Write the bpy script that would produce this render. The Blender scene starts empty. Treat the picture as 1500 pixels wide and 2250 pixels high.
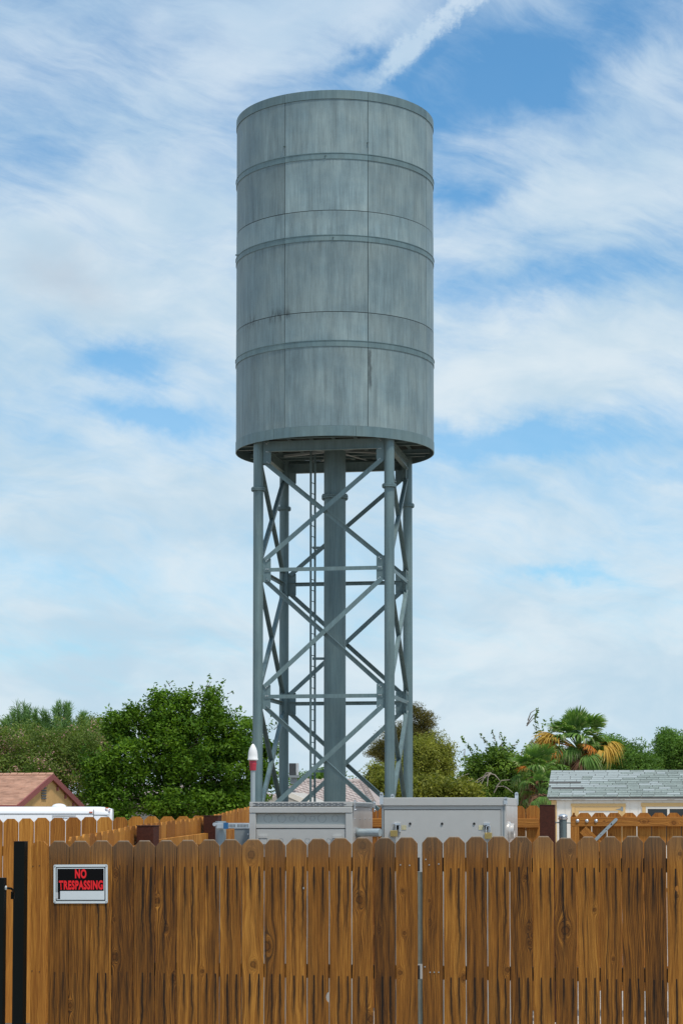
import bpy, bmesh, math, random
import numpy as np
from mathutils import Vector, Matrix

# ------------------------------------------------------------------ camera, world, sun, exposure
SC = bpy.context.scene
COL = SC.collection
F, PITCH, CZ = 4500.0, 0.064, 1.97          # focal length in photo pixels, camera pitch, eye height
CT, ST = math.cos(PITCH), math.sin(PITCH)
YC = 1793.0 - F * math.tan(PITCH)           # optical axis row
cam = bpy.data.cameras.new('camera')
cam.sensor_fit = 'HORIZONTAL'; cam.sensor_width = 24.0; cam.lens = F / 1500 * 24
cam.shift_y = (YC - 1125) / 1500
cam.clip_start = 0.1; cam.clip_end = 3000
camo = bpy.data.objects.new('camera', cam); COL.objects.link(camo)
camo.location = (0, 0, CZ); camo.rotation_euler = (math.pi / 2 + PITCH, 0, 0)
SC.camera = camo

SUN_EL, SUN_AZ = math.radians(64), math.radians(145)     # azimuth from +Y (view direction) towards +X
sun = bpy.data.lights.new('sun', 'SUN'); sun.energy = 3.2; sun.angle = math.radians(7); sun.color = (1, .94, .85)
suno = bpy.data.objects.new('sun', sun); COL.objects.link(suno)
sd = Vector((math.sin(SUN_AZ) * math.cos(SUN_EL), math.cos(SUN_AZ) * math.cos(SUN_EL), math.sin(SUN_EL)))
suno.rotation_euler = sd.to_track_quat('Z', 'Y').to_euler()
SC.view_settings.view_transform = 'Standard'; SC.view_settings.look = 'None'
SC.view_settings.exposure = 0.0; SC.view_settings.gamma = 1.0; SC.view_settings.use_curve_mapping = False

def ray(px, py):
    a, t = (px - 750) / F, (YC - py) / F
    return Vector((a, CT - t * ST, ST + t * CT)).normalized()

# ------------------------------------------------------------------ projection helpers (photo measurement -> place in the world)
def zk(py):
    t = (YC - py) / F; return (t * CT + ST) / (CT - t * ST)
def zat(py, Y): return CZ + zk(py) * Y
def at(px, py, Y):
    k = zk(py); return Vector(((px - 750) / F * Y * (CT + k * ST), Y, CZ + k * Y))
class Plane:                                             # a vertical plane through (x, y) running along the unit direction u
    def __init__(s, x, y, deg):
        s.p = Vector((x, y)); a = math.radians(deg); s.a = a
        s.u = Vector((math.cos(a), math.sin(a))); s.v = Vector((-math.sin(a), math.cos(a)))
    def hit(s, px, py):
        k = zk(py); kd = CT + k * ST; mm = (px - 750) / F * kd
        t = (mm * s.p.y - s.p.x) / (s.u.x - mm * s.u.y)
        return t, CZ + k * (s.p.y + t * s.u.y)
    def xyz(s, t, dep, z):
        q = s.p + s.u * t + s.v * dep; return Vector((q.x, q.y, z))
def ground_z(Y): return min(max(Y - 13.0, 0) * .006, .06)

# ------------------------------------------------------------------ node helper
class NT:
    def __init__(s, tree):
        s.t = tree; s.n = tree.nodes; s.l = tree.links
    def node(s, typ, **kw):
        n = s.n.new(typ)
        for k, v in kw.items(): setattr(n, k, v)
        return n
    def put(s, sock, v):
        if v is None: return
        if isinstance(v, bpy.types.NodeSocket): s.l.new(v, sock)
        else:
            if sock.type == 'RGBA' and len(v) == 3: v = (*v, 1)
            sock.default_value = v
    def m(s, op, a, b=None, c=None, clamp=False):
        n = s.node('ShaderNodeMath', operation=op, use_clamp=clamp)
        for i, v in enumerate((a, b, c)): s.put(n.inputs[i], v)
        return n.outputs[0]
    def vm(s, op, a, b=None):
        n = s.node('ShaderNodeVectorMath', operation=op)
        s.put(n.inputs[0], a); s.put(n.inputs[1], b)
        return n.outputs['Value' if op in ('LENGTH', 'DOT_PRODUCT', 'DISTANCE') else 'Vector']
    def sep(s, v):
        n = s.node('ShaderNodeSeparateXYZ'); s.put(n.inputs[0], v); return n.outputs
    def comb(s, x=0., y=0., z=0.):
        n = s.node('ShaderNodeCombineXYZ')
        for i, v in enumerate((x, y, z)): s.put(n.inputs[i], v)
        return n.outputs[0]
    def noise(s, vec, scale=1., detail=3., rough=.55, dist=0., col=False):
        n = s.node('ShaderNodeTexNoise'); s.put(n.inputs['Vector'], vec); s.put(n.inputs['Scale'], scale)
        n.inputs['Detail'].default_value = detail; n.inputs['Roughness'].default_value = rough
        n.inputs['Distortion'].default_value = dist
        return n.outputs[1 if col else 0]
    def ss(s, v, lo, hi, a=0., b=1.):
        n = s.node('ShaderNodeMapRange', interpolation_type='SMOOTHSTEP')
        for i, x in enumerate((v, lo, hi, a, b)): s.put(n.inputs[i], x)
        return n.outputs[0]
    def lin(s, v, lo, hi, a=0., b=1.):
        n = s.node('ShaderNodeMapRange')
        for i, x in enumerate((v, lo, hi, a, b)): s.put(n.inputs[i], x)
        return n.outputs[0]
    def mix(s, f, a, b, mode='MIX'):
        n = s.node('ShaderNodeMix', data_type='RGBA', blend_type=mode)
        s.put(n.inputs['Factor'], f); s.put(n.inputs['A'], a); s.put(n.inputs['B'], b)
        return [o for o in n.outputs if o.type == 'RGBA'][0]
    def attr(s, name, kind='GEOMETRY', out='Fac'):
        n = s.node('ShaderNodeAttribute', attribute_name=name, attribute_type=kind); return n.outputs[out]
    def scale(s, c, f):
        n = s.node('ShaderNodeVectorMath', operation='SCALE'); s.put(n.inputs[0], c); s.put(n.inputs['Scale'], f)
        return n.outputs[0]

MATS = {}
def material(name, fn):
    m = bpy.data.materials.new(name); m.use_nodes = True
    t = NT(m.node_tree); b = m.node_tree.nodes['Principled BSDF']
    fn(t, b); MATS[name] = m; return m

# ------------------------------------------------------------------ sky: Nishita blue with procedural high cloud on directions
world = bpy.data.worlds.new('World'); SC.world = world; world.use_nodes = True
w = NT(world.node_tree); bg = world.node_tree.nodes['Background']
sky = w.node('ShaderNodeTexSky', sky_type='NISHITA'); sky.sun_disc = False
sky.sun_elevation = SUN_EL; sky.sun_rotation = SUN_AZ; sky.air_density = 1.0; sky.dust_density = .3; sky.ozone_density = 2.0
d = w.node('ShaderNodeTexCoord').outputs['Generated']
dx, dy, dz = w.sep(d)[:3]
AZ = w.m('ARCTAN2', dx, dy); EL = w.m('ARCSINE', dz)
def azel(px, py):
    r = ray(px, py); return math.atan2(r.x, r.y), math.asin(r.z)
elc = w.m('MAXIMUM', EL, 0.0)
# cloud sheet coordinates: direction projected on a high layer, so streaks flatten towards the horizon
lay = w.m('DIVIDE', 1.0, w.m('ADD', w.m('MAXIMUM', dz, 0.0), .22))
warpc = w.noise(w.vm('MULTIPLY', d, (5, 5, 9)), 1.6, 3, .5, 0, True)
dw = w.vm('ADD', d, w.scale(w.vm('SUBTRACT', warpc, (.5, .5, .5)), .05))
n1 = w.noise(w.vm('MULTIPLY', dw, (6, 6, 21)), 1.0, 7, .58, .5)
rot = w.node('ShaderNodeVectorRotate', rotation_type='Y_AXIS'); w.put(rot.inputs['Vector'], dw); rot.inputs['Angle'].default_value = -.42
n2 = w.noise(w.vm('MULTIPLY', rot.outputs[0], (9, 9, 44)), 1.0, 8, .62, .3)
rot2 = w.node('ShaderNodeVectorRotate', rotation_type='Y_AXIS'); w.put(rot2.inputs['Vector'], dw); rot2.inputs['Angle'].default_value = -.30
n4 = w.noise(w.vm('MULTIPLY', rot2.outputs[0], (22, 22, 150)), 1.0, 8, .68, .25)
n3 = w.noise(w.vm('MULTIPLY', dw, (26, 26, 60)), 1.0, 8, .62, .2)
cov = w.m('ADD', w.m('MULTIPLY', n1, .62), w.m('ADD', w.m('MULTIPLY', n2, .72), w.m('MULTIPLY', n3, .36)))   # ~0.84 mean
cov = w.m('ADD', cov, w.m('MULTIPLY', w.m('SUBTRACT', n4, .5), w.lin(n1, .35, .65, .42, .16)))
cov = w.m('SUBTRACT', cov, .42)
wob = w.scale(w.vm('SUBTRACT', w.noise(d, 34, 5, .6, 0, True), (.5, .5, .5)), .035)
wx, wy, wz = w.sep(wob)[:3]
AZw = w.m('ADD', AZ, wx); ELw = w.m('ADD', EL, w.m('MULTIPLY', wz, .8))
def blob(px, py, rx, ry, amp, tilt=0.0):
    a, e = azel(px, py); rx /= F; ry /= F
    da = w.m('SUBTRACT', AZw, a); de = w.m('SUBTRACT', ELw, e); c, s_ = math.cos(tilt), math.sin(tilt)
    p = w.m('DIVIDE', w.m('ADD', w.m('MULTIPLY', da, c), w.m('MULTIPLY', de, s_)), rx)
    q = w.m('DIVIDE', w.m('SUBTRACT', w.m('MULTIPLY', de, c), w.m('MULTIPLY', da, s_)), ry)
    g = w.m('EXPONENT', w.m('MULTIPLY', w.m('ADD', w.m('MULTIPLY', p, p), w.m('MULTIPLY', q, q)), -1.0))
    return w.m('MULTIPLY', g, amp)
for b_ in [(1180, 110, 330, 120, -.44, .3), (1010, 250, 230, 75, -.22, .2), (800, 120, 90, 22, -.34, .68), (930, 120, 120, 30, -.25, .68),
           (1040, 425, 130, 48, -.46, .1), (1230, 615, 330, 42, -.26, .12), (285, 800, 120, 44, -.52, -.05),
           (330, 918, 160, 34, -.52, -.1), (1120, 962, 290, 40, -.55, 0), (1230, 1262, 130, 18, -.46, 0),
           (100, 1285, 260, 42, -.20, 0), (130, 1425, 330, 26, -.16, 0), (60, 300, 170, 110, -.17, .2),
           (150, 25, 260, 60, -.16, -.1), (640, 1290, 200, 60, -.12, 0), (1480, 1040, 130, 26, -.25, 0), (1000,1070,150,20,-.15,0),
           (1290, 420, 240, 75, .30, .1), (1250, 800, 290, 95, .38, .22), (600, 80, 300, 90, .26, .5),
           (60, 560, 130, 90, .30, 0), (300, 640, 260, 80, .2, 0), (1420, 130, 70, 60, .22, .6), (400, 1100, 500, 70, .2, 0)]:
    cov = w.m('ADD', cov, blob(*b_))
# contrail: a straight puffy band across the upper sky
a0, e0 = azel(820, 175); a1, e1 = azel(1045, -15)
L_ = math.hypot(a1 - a0, e1 - e0); ca, sa = (a1 - a0) / L_, (e1 - e0) / L_
pA = w.m('SUBTRACT', AZ, a0); pE = w.m('SUBTRACT', EL, e0)
al = w.m('ADD', w.m('MULTIPLY', pA, ca), w.m('MULTIPLY', pE, sa))
pr = w.m('SUBTRACT', w.m('MULTIPLY', pE, ca), w.m('MULTIPLY', pA, sa))
puff = w.m('SUBTRACT', w.noise(d, 170, 7, .7), .5)
pr = w.m('ADD', w.m('ABSOLUTE', pr), w.m('MULTIPLY', puff, .016))
tr = w.m('MULTIPLY', w.ss(pr, .0008, .0072, 1, 0), w.m('MULTIPLY', w.ss(al, -.012, .02), w.ss(al, .10, .2, 1, 0)))
cov = w.m('ADD', w.m('MAXIMUM', cov, 0.0), w.m('MULTIPLY', tr, w.lin(w.noise(d, 190, 4, .6),   .3, .7, .16, .60)))
horiz = w.ss(EL, -.02, .15, .46, 0)
cov = w.m('ADD', cov, horiz)
mask = w.ss(cov, -.10, .70, w.ss(EL, .12, .33, .30, .05), .98)
# cloud tone: thicker parts slightly greyer and bluer, thin parts white
shade = w.noise(w.vm('MULTIPLY', dw, (14, 14, 30)), 1.0, 6, .55, .2)
cc = w.mix(w.ss(shade, .3, .7), (5.3, 6.95, 8.2), (7.3, 8.3, 8.95))
cc = w.mix(w.ss(EL, .2, .42, 0, .5), cc, (4.5, 6.1, 8.2))
cg = blob(145, 610, 110, 60, .5, -.3)
cc = w.mix(cg, cc, (5.2, 5.8, 6.6))
skc = w.mix(1.0, sky.outputs[0], (.56, 1.24, 1.52), 'MULTIPLY')
final = w.mix(mask, skc, cc)
w.put(bg.inputs['Color'], final); bg.inputs['Strength'].default_value = 0.1

# ------------------------------------------------------------------ mesh builder
class MB:
    def __init__(s): s.v = []; s.f = []
    def add(s, vs, fs):
        o = len(s.v); s.v += [tuple(x) for x in vs]; s.f += [tuple(i + o for i in f) for f in fs]
    def box(s, c, size, M=None):                        # M: 3x3 axes, c: centre
        hx, hy, hz = size[0] / 2, size[1] / 2, size[2] / 2; c = Vector(c); vs = []
        for z in (-hz, hz):
            for x, y in ((-hx, -hy), (hx, -hy), (hx, hy), (-hx, hy)):
                q = Vector((x, y, z)); q = M @ q if M else q; vs.append(c + q)
        s.add(vs, [(3, 2, 1, 0), (4, 5, 6, 7), (0, 1, 5, 4), (1, 2, 6, 5), (2, 3, 7, 6), (3, 0, 4, 7)])
    def pbox(s, P, t0, t1, d0, d1, z0, z1):             # box in a Plane's frame
        M = Matrix(((P.u.x, P.v.x, 0), (P.u.y, P.v.y, 0), (0, 0, 1)))
        s.box(P.xyz((t0 + t1) / 2, (d0 + d1) / 2, (z0 + z1) / 2), (t1 - t0, d1 - d0, z1 - z0), M)
    def bar(s, a, b, wx, wy, up=(0, 0, 1), side=None):
        a, b = Vector(a), Vector(b); z = (b - a); L = z.length; z.normalize()
        x = Vector(up).cross(z)
        if x.length < 1e-4: x = Vector((1, 0, 0)).cross(z)
        x.normalize(); y = z.cross(x)
        M = Matrix((x, y, z)).transposed()
        s.box((a + b) / 2, (wx, wy, L), M)
    def cyl(s, a, b, r0, r1=None, n=12, cap=True):
        r1 = r0 if r1 is None else r1
        a, b = Vector(a), Vector(b); z = (b - a).normalized()
        x = z.orthogonal().normalized(); y = z.cross(x); vs = []
        for p, r in ((a, r0), (b, r1)):
            for i in range(n):
                t = 2 * math.pi * i / n; vs.append(p + x * math.cos(t) * r + y * math.sin(t) * r)
        fs = [(i, (i + 1) % n, n + (i + 1) % n, n + i) for i in range(n)]
        if cap: fs += [tuple(range(n - 1, -1, -1)), tuple(range(n, 2 * n))]
        s.add(vs, fs)
    def tube(s, pts, radii, n=6):
        for i in range(len(pts) - 1): s.cyl(pts[i], pts[i + 1], radii[i], radii[i + 1], n, i in (0, len(pts) - 2))
    def lathe(s, c, prof, n=20, axis=None):             # profile [(r, h)] about the z axis (or axis) at c
        c = Vector(c); z = Vector(axis or (0, 0, 1)).normalized(); x = z.orthogonal().normalized(); y = z.cross(x); vs = []
        for r, h in prof:
            for i in range(n):
                t = 2 * math.pi * i / n; vs.append(c + z * h + x * math.cos(t) * r + y * math.sin(t) * r)
        fs = []
        for j in range(len(prof) - 1):
            fs += [(j * n + i, j * n + (i + 1) % n, (j + 1) * n + (i + 1) % n, (j + 1) * n + i) for i in range(n)]
        fs += [tuple(range(n - 1, -1, -1)), tuple(range((len(prof) - 1) * n, len(prof) * n))]
        s.add(vs, fs)
    def prism(s, pts, dvec):                            # polygon extruded along dvec
        n = len(pts); dv = Vector(dvec); vs = [Vector(p) for p in pts]; vs += [p + dv for p in vs]
        s.add(vs, [tuple(range(n - 1, -1, -1)), tuple(range(n, 2 * n))] + [(i, (i + 1) % n, n + (i + 1) % n, n + i) for i in range(n)])
    def build(s, name, mat, parent=None, smooth=False, bevel=0, kind=None):
        me = bpy.data.meshes.new(name)
        off = Vector((0, 0, 0)); q = parent
        while q is not None: off += q.location; q = q.parent
        me.from_pydata([Vector(v) - off for v in s.v], [], s.f)
        bm = bmesh.new(); bm.from_mesh(me); bmesh.ops.recalc_face_normals(bm, faces=bm.faces); bm.to_mesh(me); bm.free()
        o = bpy.data.objects.new(name, me); COL.objects.link(o)
        me.materials.append(MATS[mat])
        if smooth:
            me.polygons.foreach_set('use_smooth', [True] * len(me.polygons))
            me.set_sharp_from_angle(angle=math.radians(38))
        if bevel:
            b = o.modifiers.new('bevel', 'BEVEL'); b.width = bevel; b.segments = 2; b.limit_method = 'ANGLE'
        if parent: o.parent = parent
        if kind: o['kind'] = kind
        return o
def tag(o, label, cat, group=None):
    o['label'] = label; o['category'] = cat
    if group: o['group'] = group
    return o
def thing(name, label, cat, loc, group=None):
    o = bpy.data.objects.new(name, None); COL.objects.link(o); o.location = loc; o.empty_display_size = .2
    return tag(o, label, cat, group)

# ------------------------------------------------------------------ materials
def plain(name, col, rough=.6, metal=0., var=.12, scale=6., spec=.5, bump=0.):
    def fn(t, b):
        g = t.node('ShaderNodeTexCoord').outputs['Object']
        n = t.noise(g, scale, 5, .6)
        r = t.node('ShaderNodeObjectInfo').outputs['Random']
        k = t.m('MULTIPLY', t.lin(n, .25, .75, 1 - var, 1 + var), t.lin(r, 0, 1, 1 - var * .5, 1 + var * .5))
        t.put(b.inputs['Base Color'], t.scale(col, k)); b.inputs['Roughness'].default_value = rough
        b.inputs['Metallic'].default_value = metal; b.inputs['Specular IOR Level'].default_value = spec
        if bump:
            bn = t.node('ShaderNodeBump'); t.put(bn.inputs['Height'], t.noise(g, scale * 6, 4, .6)); bn.inputs['Distance'].default_value = bump
            t.put(b.inputs['Normal'], bn.outputs[0])
    return material(name, fn)

def galv(name, base, streak=.22, tone=.12, rough=.55, tank=False):
    def fn(t, b):
        g = t.node('ShaderNodeTexCoord').outputs['Object']
        r = t.node('ShaderNodeObjectInfo').outputs['Random']
        gs = t.vm('ADD', g, t.comb(t.m('MULTIPLY', r, 37.), t.m('MULTIPLY', r, 11.), t.m('MULTIPLY', r, 23.)))
        s1 = t.noise(t.vm('MULTIPLY', gs, (5, 5, .5)), 1, 6, .62)
        s2 = t.noise(t.vm('MULTIPLY', gs, (22, 22, 1.1)), 1, 5, .65)
        n = t.noise(gs, 1.1, 5, .6); fine = t.noise(gs, 30, 3, .6)
        v = t.m('ADD', t.m('MULTIPLY', s1, .40), t.m('ADD', t.m('MULTIPLY', s2, .38), t.m('ADD', t.m('MULTIPLY', n, .35), t.m('MULTIPLY', fine, .1))))
        k = t.lin(v, .46, .78, 1 - streak, 1 + streak)
        k = t.m('MULTIPLY', k, t.lin(r, 0, 1, 1 - tone, 1 + tone))
        if tank:                                         # run-off below the bands and seams, and the two long stains
            gx, gy, gz_ = t.sep(g)[:3]; zl = lambda py: zat(py, 54.2) - ground_z(57)
            wob = t.m('MULTIPLY', t.m('SUBTRACT', t.noise(t.comb(0., 0., gz_), 3., 3, .6), .5), .12)
            ds = None
            for py, ln, am in ((215, .5, .22), (348, .9, .30), (461, .45, .28), (527, .9, .34), (684, .5, .3), (760, .9, .3)):
                q = t.m('MULTIPLY', t.ss(t.m('SUBTRACT', zl(py), gz_), 0., ln, am, 0), t.m('MULTIPLY', t.m('GREATER_THAN', t.m('SUBTRACT', zl(py), gz_), 0.), t.ss(s2, .45, .62)))
                ds = q if ds is None else t.m('MAXIMUM', ds, q)
            a = t.m('ABSOLUTE', t.m('SUBTRACT', t.m('ADD', gx, wob), .95))
            q = t.m('MULTIPLY', t.ss(a, .01, .07, .6, 0), t.m('MULTIPLY', t.ss(gz_, zl(862), zl(835)), t.ss(gz_, zl(770), zl(758), 1, 0)))
            q = t.m('MULTIPLY', q, t.m('LESS_THAN', gy, 0.)); ds = t.m('MAXIMUM', ds, q)
            e = t.m('MULTIPLY', t.m('MULTIPLY', t.ss(gx, -2.7, -2.3), t.ss(gx, -1.3, -1.1, 1, 0)), t.m('LESS_THAN', gy, 0.))
            zz = t.m('SUBTRACT', gz_, t.m('SUBTRACT', zl(684), 0.0))
            q = t.m('MULTIPLY', e, t.m('MULTIPLY', t.ss(t.m('ABSOLUTE', zz), .0, .30, 1, 0), t.ss(t.noise(t.comb(t.m('MULTIPLY', gx, 7.), t.m('MULTIPLY', gy, 7.), t.m('MULTIPLY', gz_, 1.5)), 1., 4, .7), .45, .62, 0, .6)))
            ds = t.m('MAXIMUM', ds, q)
            k = t.m('MULTIPLY', k, t.m('SUBTRACT', 1., ds))
        c = t.mix(t.ss(n, .35, .65), t.scale(base, 1.0), (base[0] * 1.06, base[1] * 1.0, base[2] * .96))
        t.put(b.inputs['Base Color'], t.scale(c, k))
        b.inputs['Metallic'].default_value = .25; b.inputs['Roughness'].default_value = rough
        t.put(b.inputs['Roughness'], t.lin(n, .3, .7, rough - .07, rough + .1))
        bn = t.node('ShaderNodeBump'); t.put(bn.inputs['Height'], t.noise(g, 1.4, 3, .5)); bn.inputs['Distance'].default_value = .012
        bn.inputs['Strength'].default_value = .5
        t.put(b.inputs['Normal'], bn.outputs[0])
    return material(name, fn)

galv('tank_steel', (.198, .270, .284), .36, .12, .5, True)
galv('frame_steel', (.135, .205, .218), .26, .08, .5)
galv('dark_steel_floor', (.05, .065, .065), .1, .05, .7)
galv('new_galvanized', (.36, .42, .44), .12, .06, .4)
galv('post_galvanized', (.13, .17, .175), .15, .06, .42)

def wood(name, light, mid, dark, drips=0., fine=1., grey=.25):
    """Board grain in the picket's own frame: x across, z along. Grain flows round the knots given per object."""
    def fn(t, b):
        g = t.node('ShaderNodeTexCoord').outputs['Object']
        gx, gy, gz = t.sep(g)[:3]
        r = t.node('ShaderNodeObjectInfo').outputs['Random']
        r1 = t.m('FRACT', t.m('MULTIPLY', r, 17.31)); r2 = t.m('FRACT', t.m('MULTIPLY', r, 71.7)); r3 = t.m('FRACT', t.m('MULTIPLY', r, 131.9))
        ox, oz = t.m('MULTIPLY', r, 41.), t.m('MULTIPLY', r1, 29.)
        wv = t.m('SUBTRACT', t.noise(t.comb(t.m('MULTIPLY', gx, 4.), ox, t.m('ADD', t.m('MULTIPLY', gz, 1.5), oz)), 1, 3, .5), .5)
        x = t.m('ADD', gx, t.m('MULTIPLY', wv, .085))
        knot = None; ring = None
        for kn in ('knot_a', 'knot_b', 'knot_c', 'knot_d'):
            kx, kz, kr = t.sep(t.attr(kn, 'OBJECT', 'Vector'))[:3]
            ex = t.m('SUBTRACT', gx, kx); ez = t.m('SUBTRACT', gz, kz)
            ez2 = t.m('MULTIPLY', ez, .55)
            r2_ = t.m('ADD', t.m('ADD', t.m('MULTIPLY', ex, ex), t.m('MULTIPLY', ez2, ez2)), 1e-6)
            R2 = t.m('MULTIPLY', kr, kr)
            x = t.m('SUBTRACT', x, t.m('MULTIPLY', ex, t.m('MINIMUM', t.m('DIVIDE', t.m('MULTIPLY', R2, 3.4), r2_), 3.)))
            dd = t.m('DIVIDE', t.m('SQRT', t.m('ADD', t.m('MULTIPLY', ex, ex), t.m('MULTIPLY', t.m('MULTIPLY', ez, ez), .7))), t.m('MAXIMUM', kr, 1e-4))
            dd = t.m('ADD', dd, t.m('MULTIPLY', t.m('SUBTRACT', t.noise(t.comb(t.m('MULTIPLY', gx, 60.), oz, t.m('MULTIPLY', gz, 40.)), 1, 2, .5), .5), 1.1))
            inside = t.m('MULTIPLY', t.ss(dd, .7, 1.2, 1, 0), t.m('GREATER_THAN', kr, .001))
            halo = t.m('MULTIPLY', t.ss(dd, .9, 3.0, 1, 0), t.m('GREATER_THAN', kr, .001))
            knot = inside if knot is None else t.m('MAXIMUM', knot, inside)
            ring = halo if ring is None else t.m('MAXIMUM', ring, halo)
            rr = t.m('MULTIPLY', t.ss(t.m('ABSOLUTE', t.m('SUBTRACT', dd, .95)), 0., .3, 1, 0), t.m('GREATER_THAN', kr, .001)); rim = rr if kn == 'knot_a' else t.m('MAXIMUM', rim, rr)
        f1 = t.m('ADD', 70., t.m('MULTIPLY', r2, 80.))
        v1 = t.noise(t.comb(t.m('MULTIPLY', x, f1), ox, t.m('MULTIPLY', gz, 1.3)), 1, 4, .6)           # broad growth bands
        v2 = t.noise(t.comb(t.m('MULTIPLY', x, 560. * fine), oz, t.m('MULTIPLY', gz, 5.)), 1, 4, .65)     # fibres
        lines = t.m('ABSOLUTE', t.m('SINE', t.m('MULTIPLY', t.m('ADD', x, t.m('MULTIPLY', v1, .016)), 330.)))
        v3 = t.noise(t.comb(t.m('MULTIPLY', gx, 16.), ox, t.m('MULTIPLY', gz, 2.2)), 1, 4, .55)            # blotches
        k = t.m('ADD', t.m('MULTIPLY', v1, .46), t.m('ADD', t.m('MULTIPLY', v2, .72), t.m('MULTIPLY', v3, .24))); k = t.m('SUBTRACT', k, .09)
        k = t.m('ADD', k, t.m('MULTIPLY', t.m('POWER', lines, 3.), t.m('MULTIPLY', .22, r3)))
        k = t.m('ADD', k, t.m('MULTIPLY', t.m('SUBTRACT', r1, .5), .17))
        c = t.mix(t.ss(k, .45, .61), light, mid); c = t.mix(t.ss(k, .60, .82), c, dark)
        gm = t.m('MULTIPLY', t.ss(t.noise(t.comb(t.m('MULTIPLY', gx, 9.), oz, t.m('MULTIPLY', gz, 1.1)), 1, 4, .6), .48, .72), grey)
        c = t.mix(gm, c, (mid[0] * .75, mid[1] * .95, mid[2] * 1.6))
        c = t.mix(t.m('MULTIPLY', ring, .25), c, dark)
        c = t.mix(t.m('MULTIPLY', knot, .55), c, (mid[0] * .5, mid[1] * .42, mid[2] * .4))
        c = t.mix(t.m('MULTIPLY', rim, .6), c, (dark[0] * .35, dark[1] * .35, dark[2] * .35))
        if drips:
            # run-off stains below the nails at the two rails
            nx = t.attr('nails', 'OBJECT', 'Vector'); top = t.attr('rail_top', 'OBJECT'); midr = t.attr('rail_mid', 'OBJECT')
            na, nb, nstr = t.sep(nx)[:3]; dr = None
            wob = t.m('MULTIPLY', t.m('SUBTRACT', t.noise(t.comb(ox, 0., t.m('MULTIPLY', gz, 5.)), 1, 3, .6), .5), .034)
            for ni, n_ in enumerate((na, nb)):
                for zi, zz in enumerate((top, midr)):
                    below = t.m('SUBTRACT', zz, gz)
                    w2 = t.m('MULTIPLY', wob, t.m('MINIMUM', t.m('MULTIPLY', t.m('MAXIMUM', below, 0.), 4.), 1.6))
                    ax = t.m('ABSOLUTE', t.m('SUBTRACT', t.m('ADD', gx, w2), n_))
                    wd = t.m('ADD', .0022, t.m('MULTIPLY', t.noise(t.comb(ox, float(ni * 3 + zi), t.m('MULTIPLY', gz, 7.)), 1, 3, .6), .0075))
                    ln = t.m('ADD', .30, t.m('MULTIPLY', t.m('POWER', t.m('FRACT', t.m('MULTIPLY', r, 9.7 + 13.3 * (ni * 2 + zi))), 1.3), .75))
                    mm = t.m('MULTIPLY', t.ss(below, -.004, .006), t.ss(below, t.m('MULTIPLY', ln, .25), ln, 1, 0))
                    core = t.m('MULTIPLY', t.ss(t.m('DIVIDE', ax, wd), .75, 1.05, 1, 0), mm)
                    soft = t.m('MULTIPLY', t.ss(t.m('DIVIDE', ax, wd), .8, 3.6, .5, 0), t.m('MULTIPLY', mm, t.ss(below, 0., .1)))
                    q = t.m('MAXIMUM', core, soft)
                    dr = q if dr is None else t.m('MAXIMUM', dr, q)
            # long dark weather streaks
            st = t.noise(t.comb(t.m('MULTIPLY', x, 60.), oz, t.m('MULTIPLY', gz, .9)), 1, 3, .55)
            dr = t.m('MULTIPLY', dr, nstr)
            dr = t.m('MAXIMUM', dr, t.m('MULTIPLY', t.ss(st, .54, .68), t.m('MULTIPLY', t.ss(gz, 1.2, 1.6, .80, .2), t.m('ADD', .25, r2))))
            c = t.mix(t.m('MULTIPLY', dr, .93, clamp=True), c, (.010, .007, .005))
            gt = t.m('SUBTRACT', t.attr('board_top', 'OBJECT'), gz)
            c = t.mix(t.ss(gt, .0, .22, .55, 0), c, (.15, .105, .065)); c = t.mix(t.ss(gt, .0, .012, .55, 0), c, (.42, .36, .28))  # greyed board tops; sun catching the top edge is painted as a pale line
        t.put(b.inputs['Base Color'], c)
        b.inputs['Roughness'].default_value = .72; b.inputs['Specular IOR Level'].default_value = .25
        bn = t.node('ShaderNodeBump'); t.put(bn.inputs['Height'], t.m('ADD', t.m('MULTIPLY', v2, -.7), t.m('MULTIPLY', v1, -.8))); bn.inputs['Distance'].default_value = .004
        t.put(b.inputs['Normal'], bn.outputs[0])
    return material(name, fn)

wood('weathered_wood', (.50, .225, .038), (.265, .102, .014), (.055, .021, .005), 1., 1., .22)
wood('golden_wood', (.60, .285, .058), (.46, .19, .030), (.24, .085, .014), 0., .7, 0.)
wood('gate_wood', (.52, .225, .045), (.38, .145, .024), (.15, .048, .009), 0., .7, .1)
plain('black_paint', (.004, .006, .0055), .5, spec=.12)
plain('dark_rail', (.012, .013, .012), .6)
plain('brown_post', (.062, .018, .010), .85, 0, .35, 60, .3, .002)
plain('brown_post_side', (.06, .018, .011), .7, 0, .3, 40)
plain('cabinet_paint', (.48, .475, .45), .45, 0, .03, 14, .5)
plain('cabinet_side', (.58, .55, .52), .32, .35, .12, 3)
plain('cabinet_recess', (.47, .49, .46), .5, 0, .03, 10)
plain('slot_dark', (.10, .11, .12), .6)
plain('grey_box', (.24, .27, .28), .5, 0, .04, 20)
plain('tube_paint', (.20, .21, .175), .6, 0, .15, 20)
plain('brass', (.50, .36, .13), .4, .6, .1, 30)
plain('tag_yellow', (.55, .50, .30), .6, 0, .25, 90)
plain('chrome', (.62, .64, .66), .3, .8, .1, 30)
plain('white_plastic', (.80, .79, .77), .4, 0, .04, 20)
plain('red_plastic', (.42, .03, .05), .5, 0, .12, 30)
plain('blue_plastic', (.02, .12, .28), .5)
plain('sign_white', (.62, .68, .70), .45, 0, .02)
plain('sign_black', (.004, .004, .0045), .5, 0, .1, spec=.1)
plain('sign_red', (.80, .006, .012), .5, 0, .02)
plain('white_paint', (.86, .80, .71), .65, 0, .03, 8)
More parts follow.
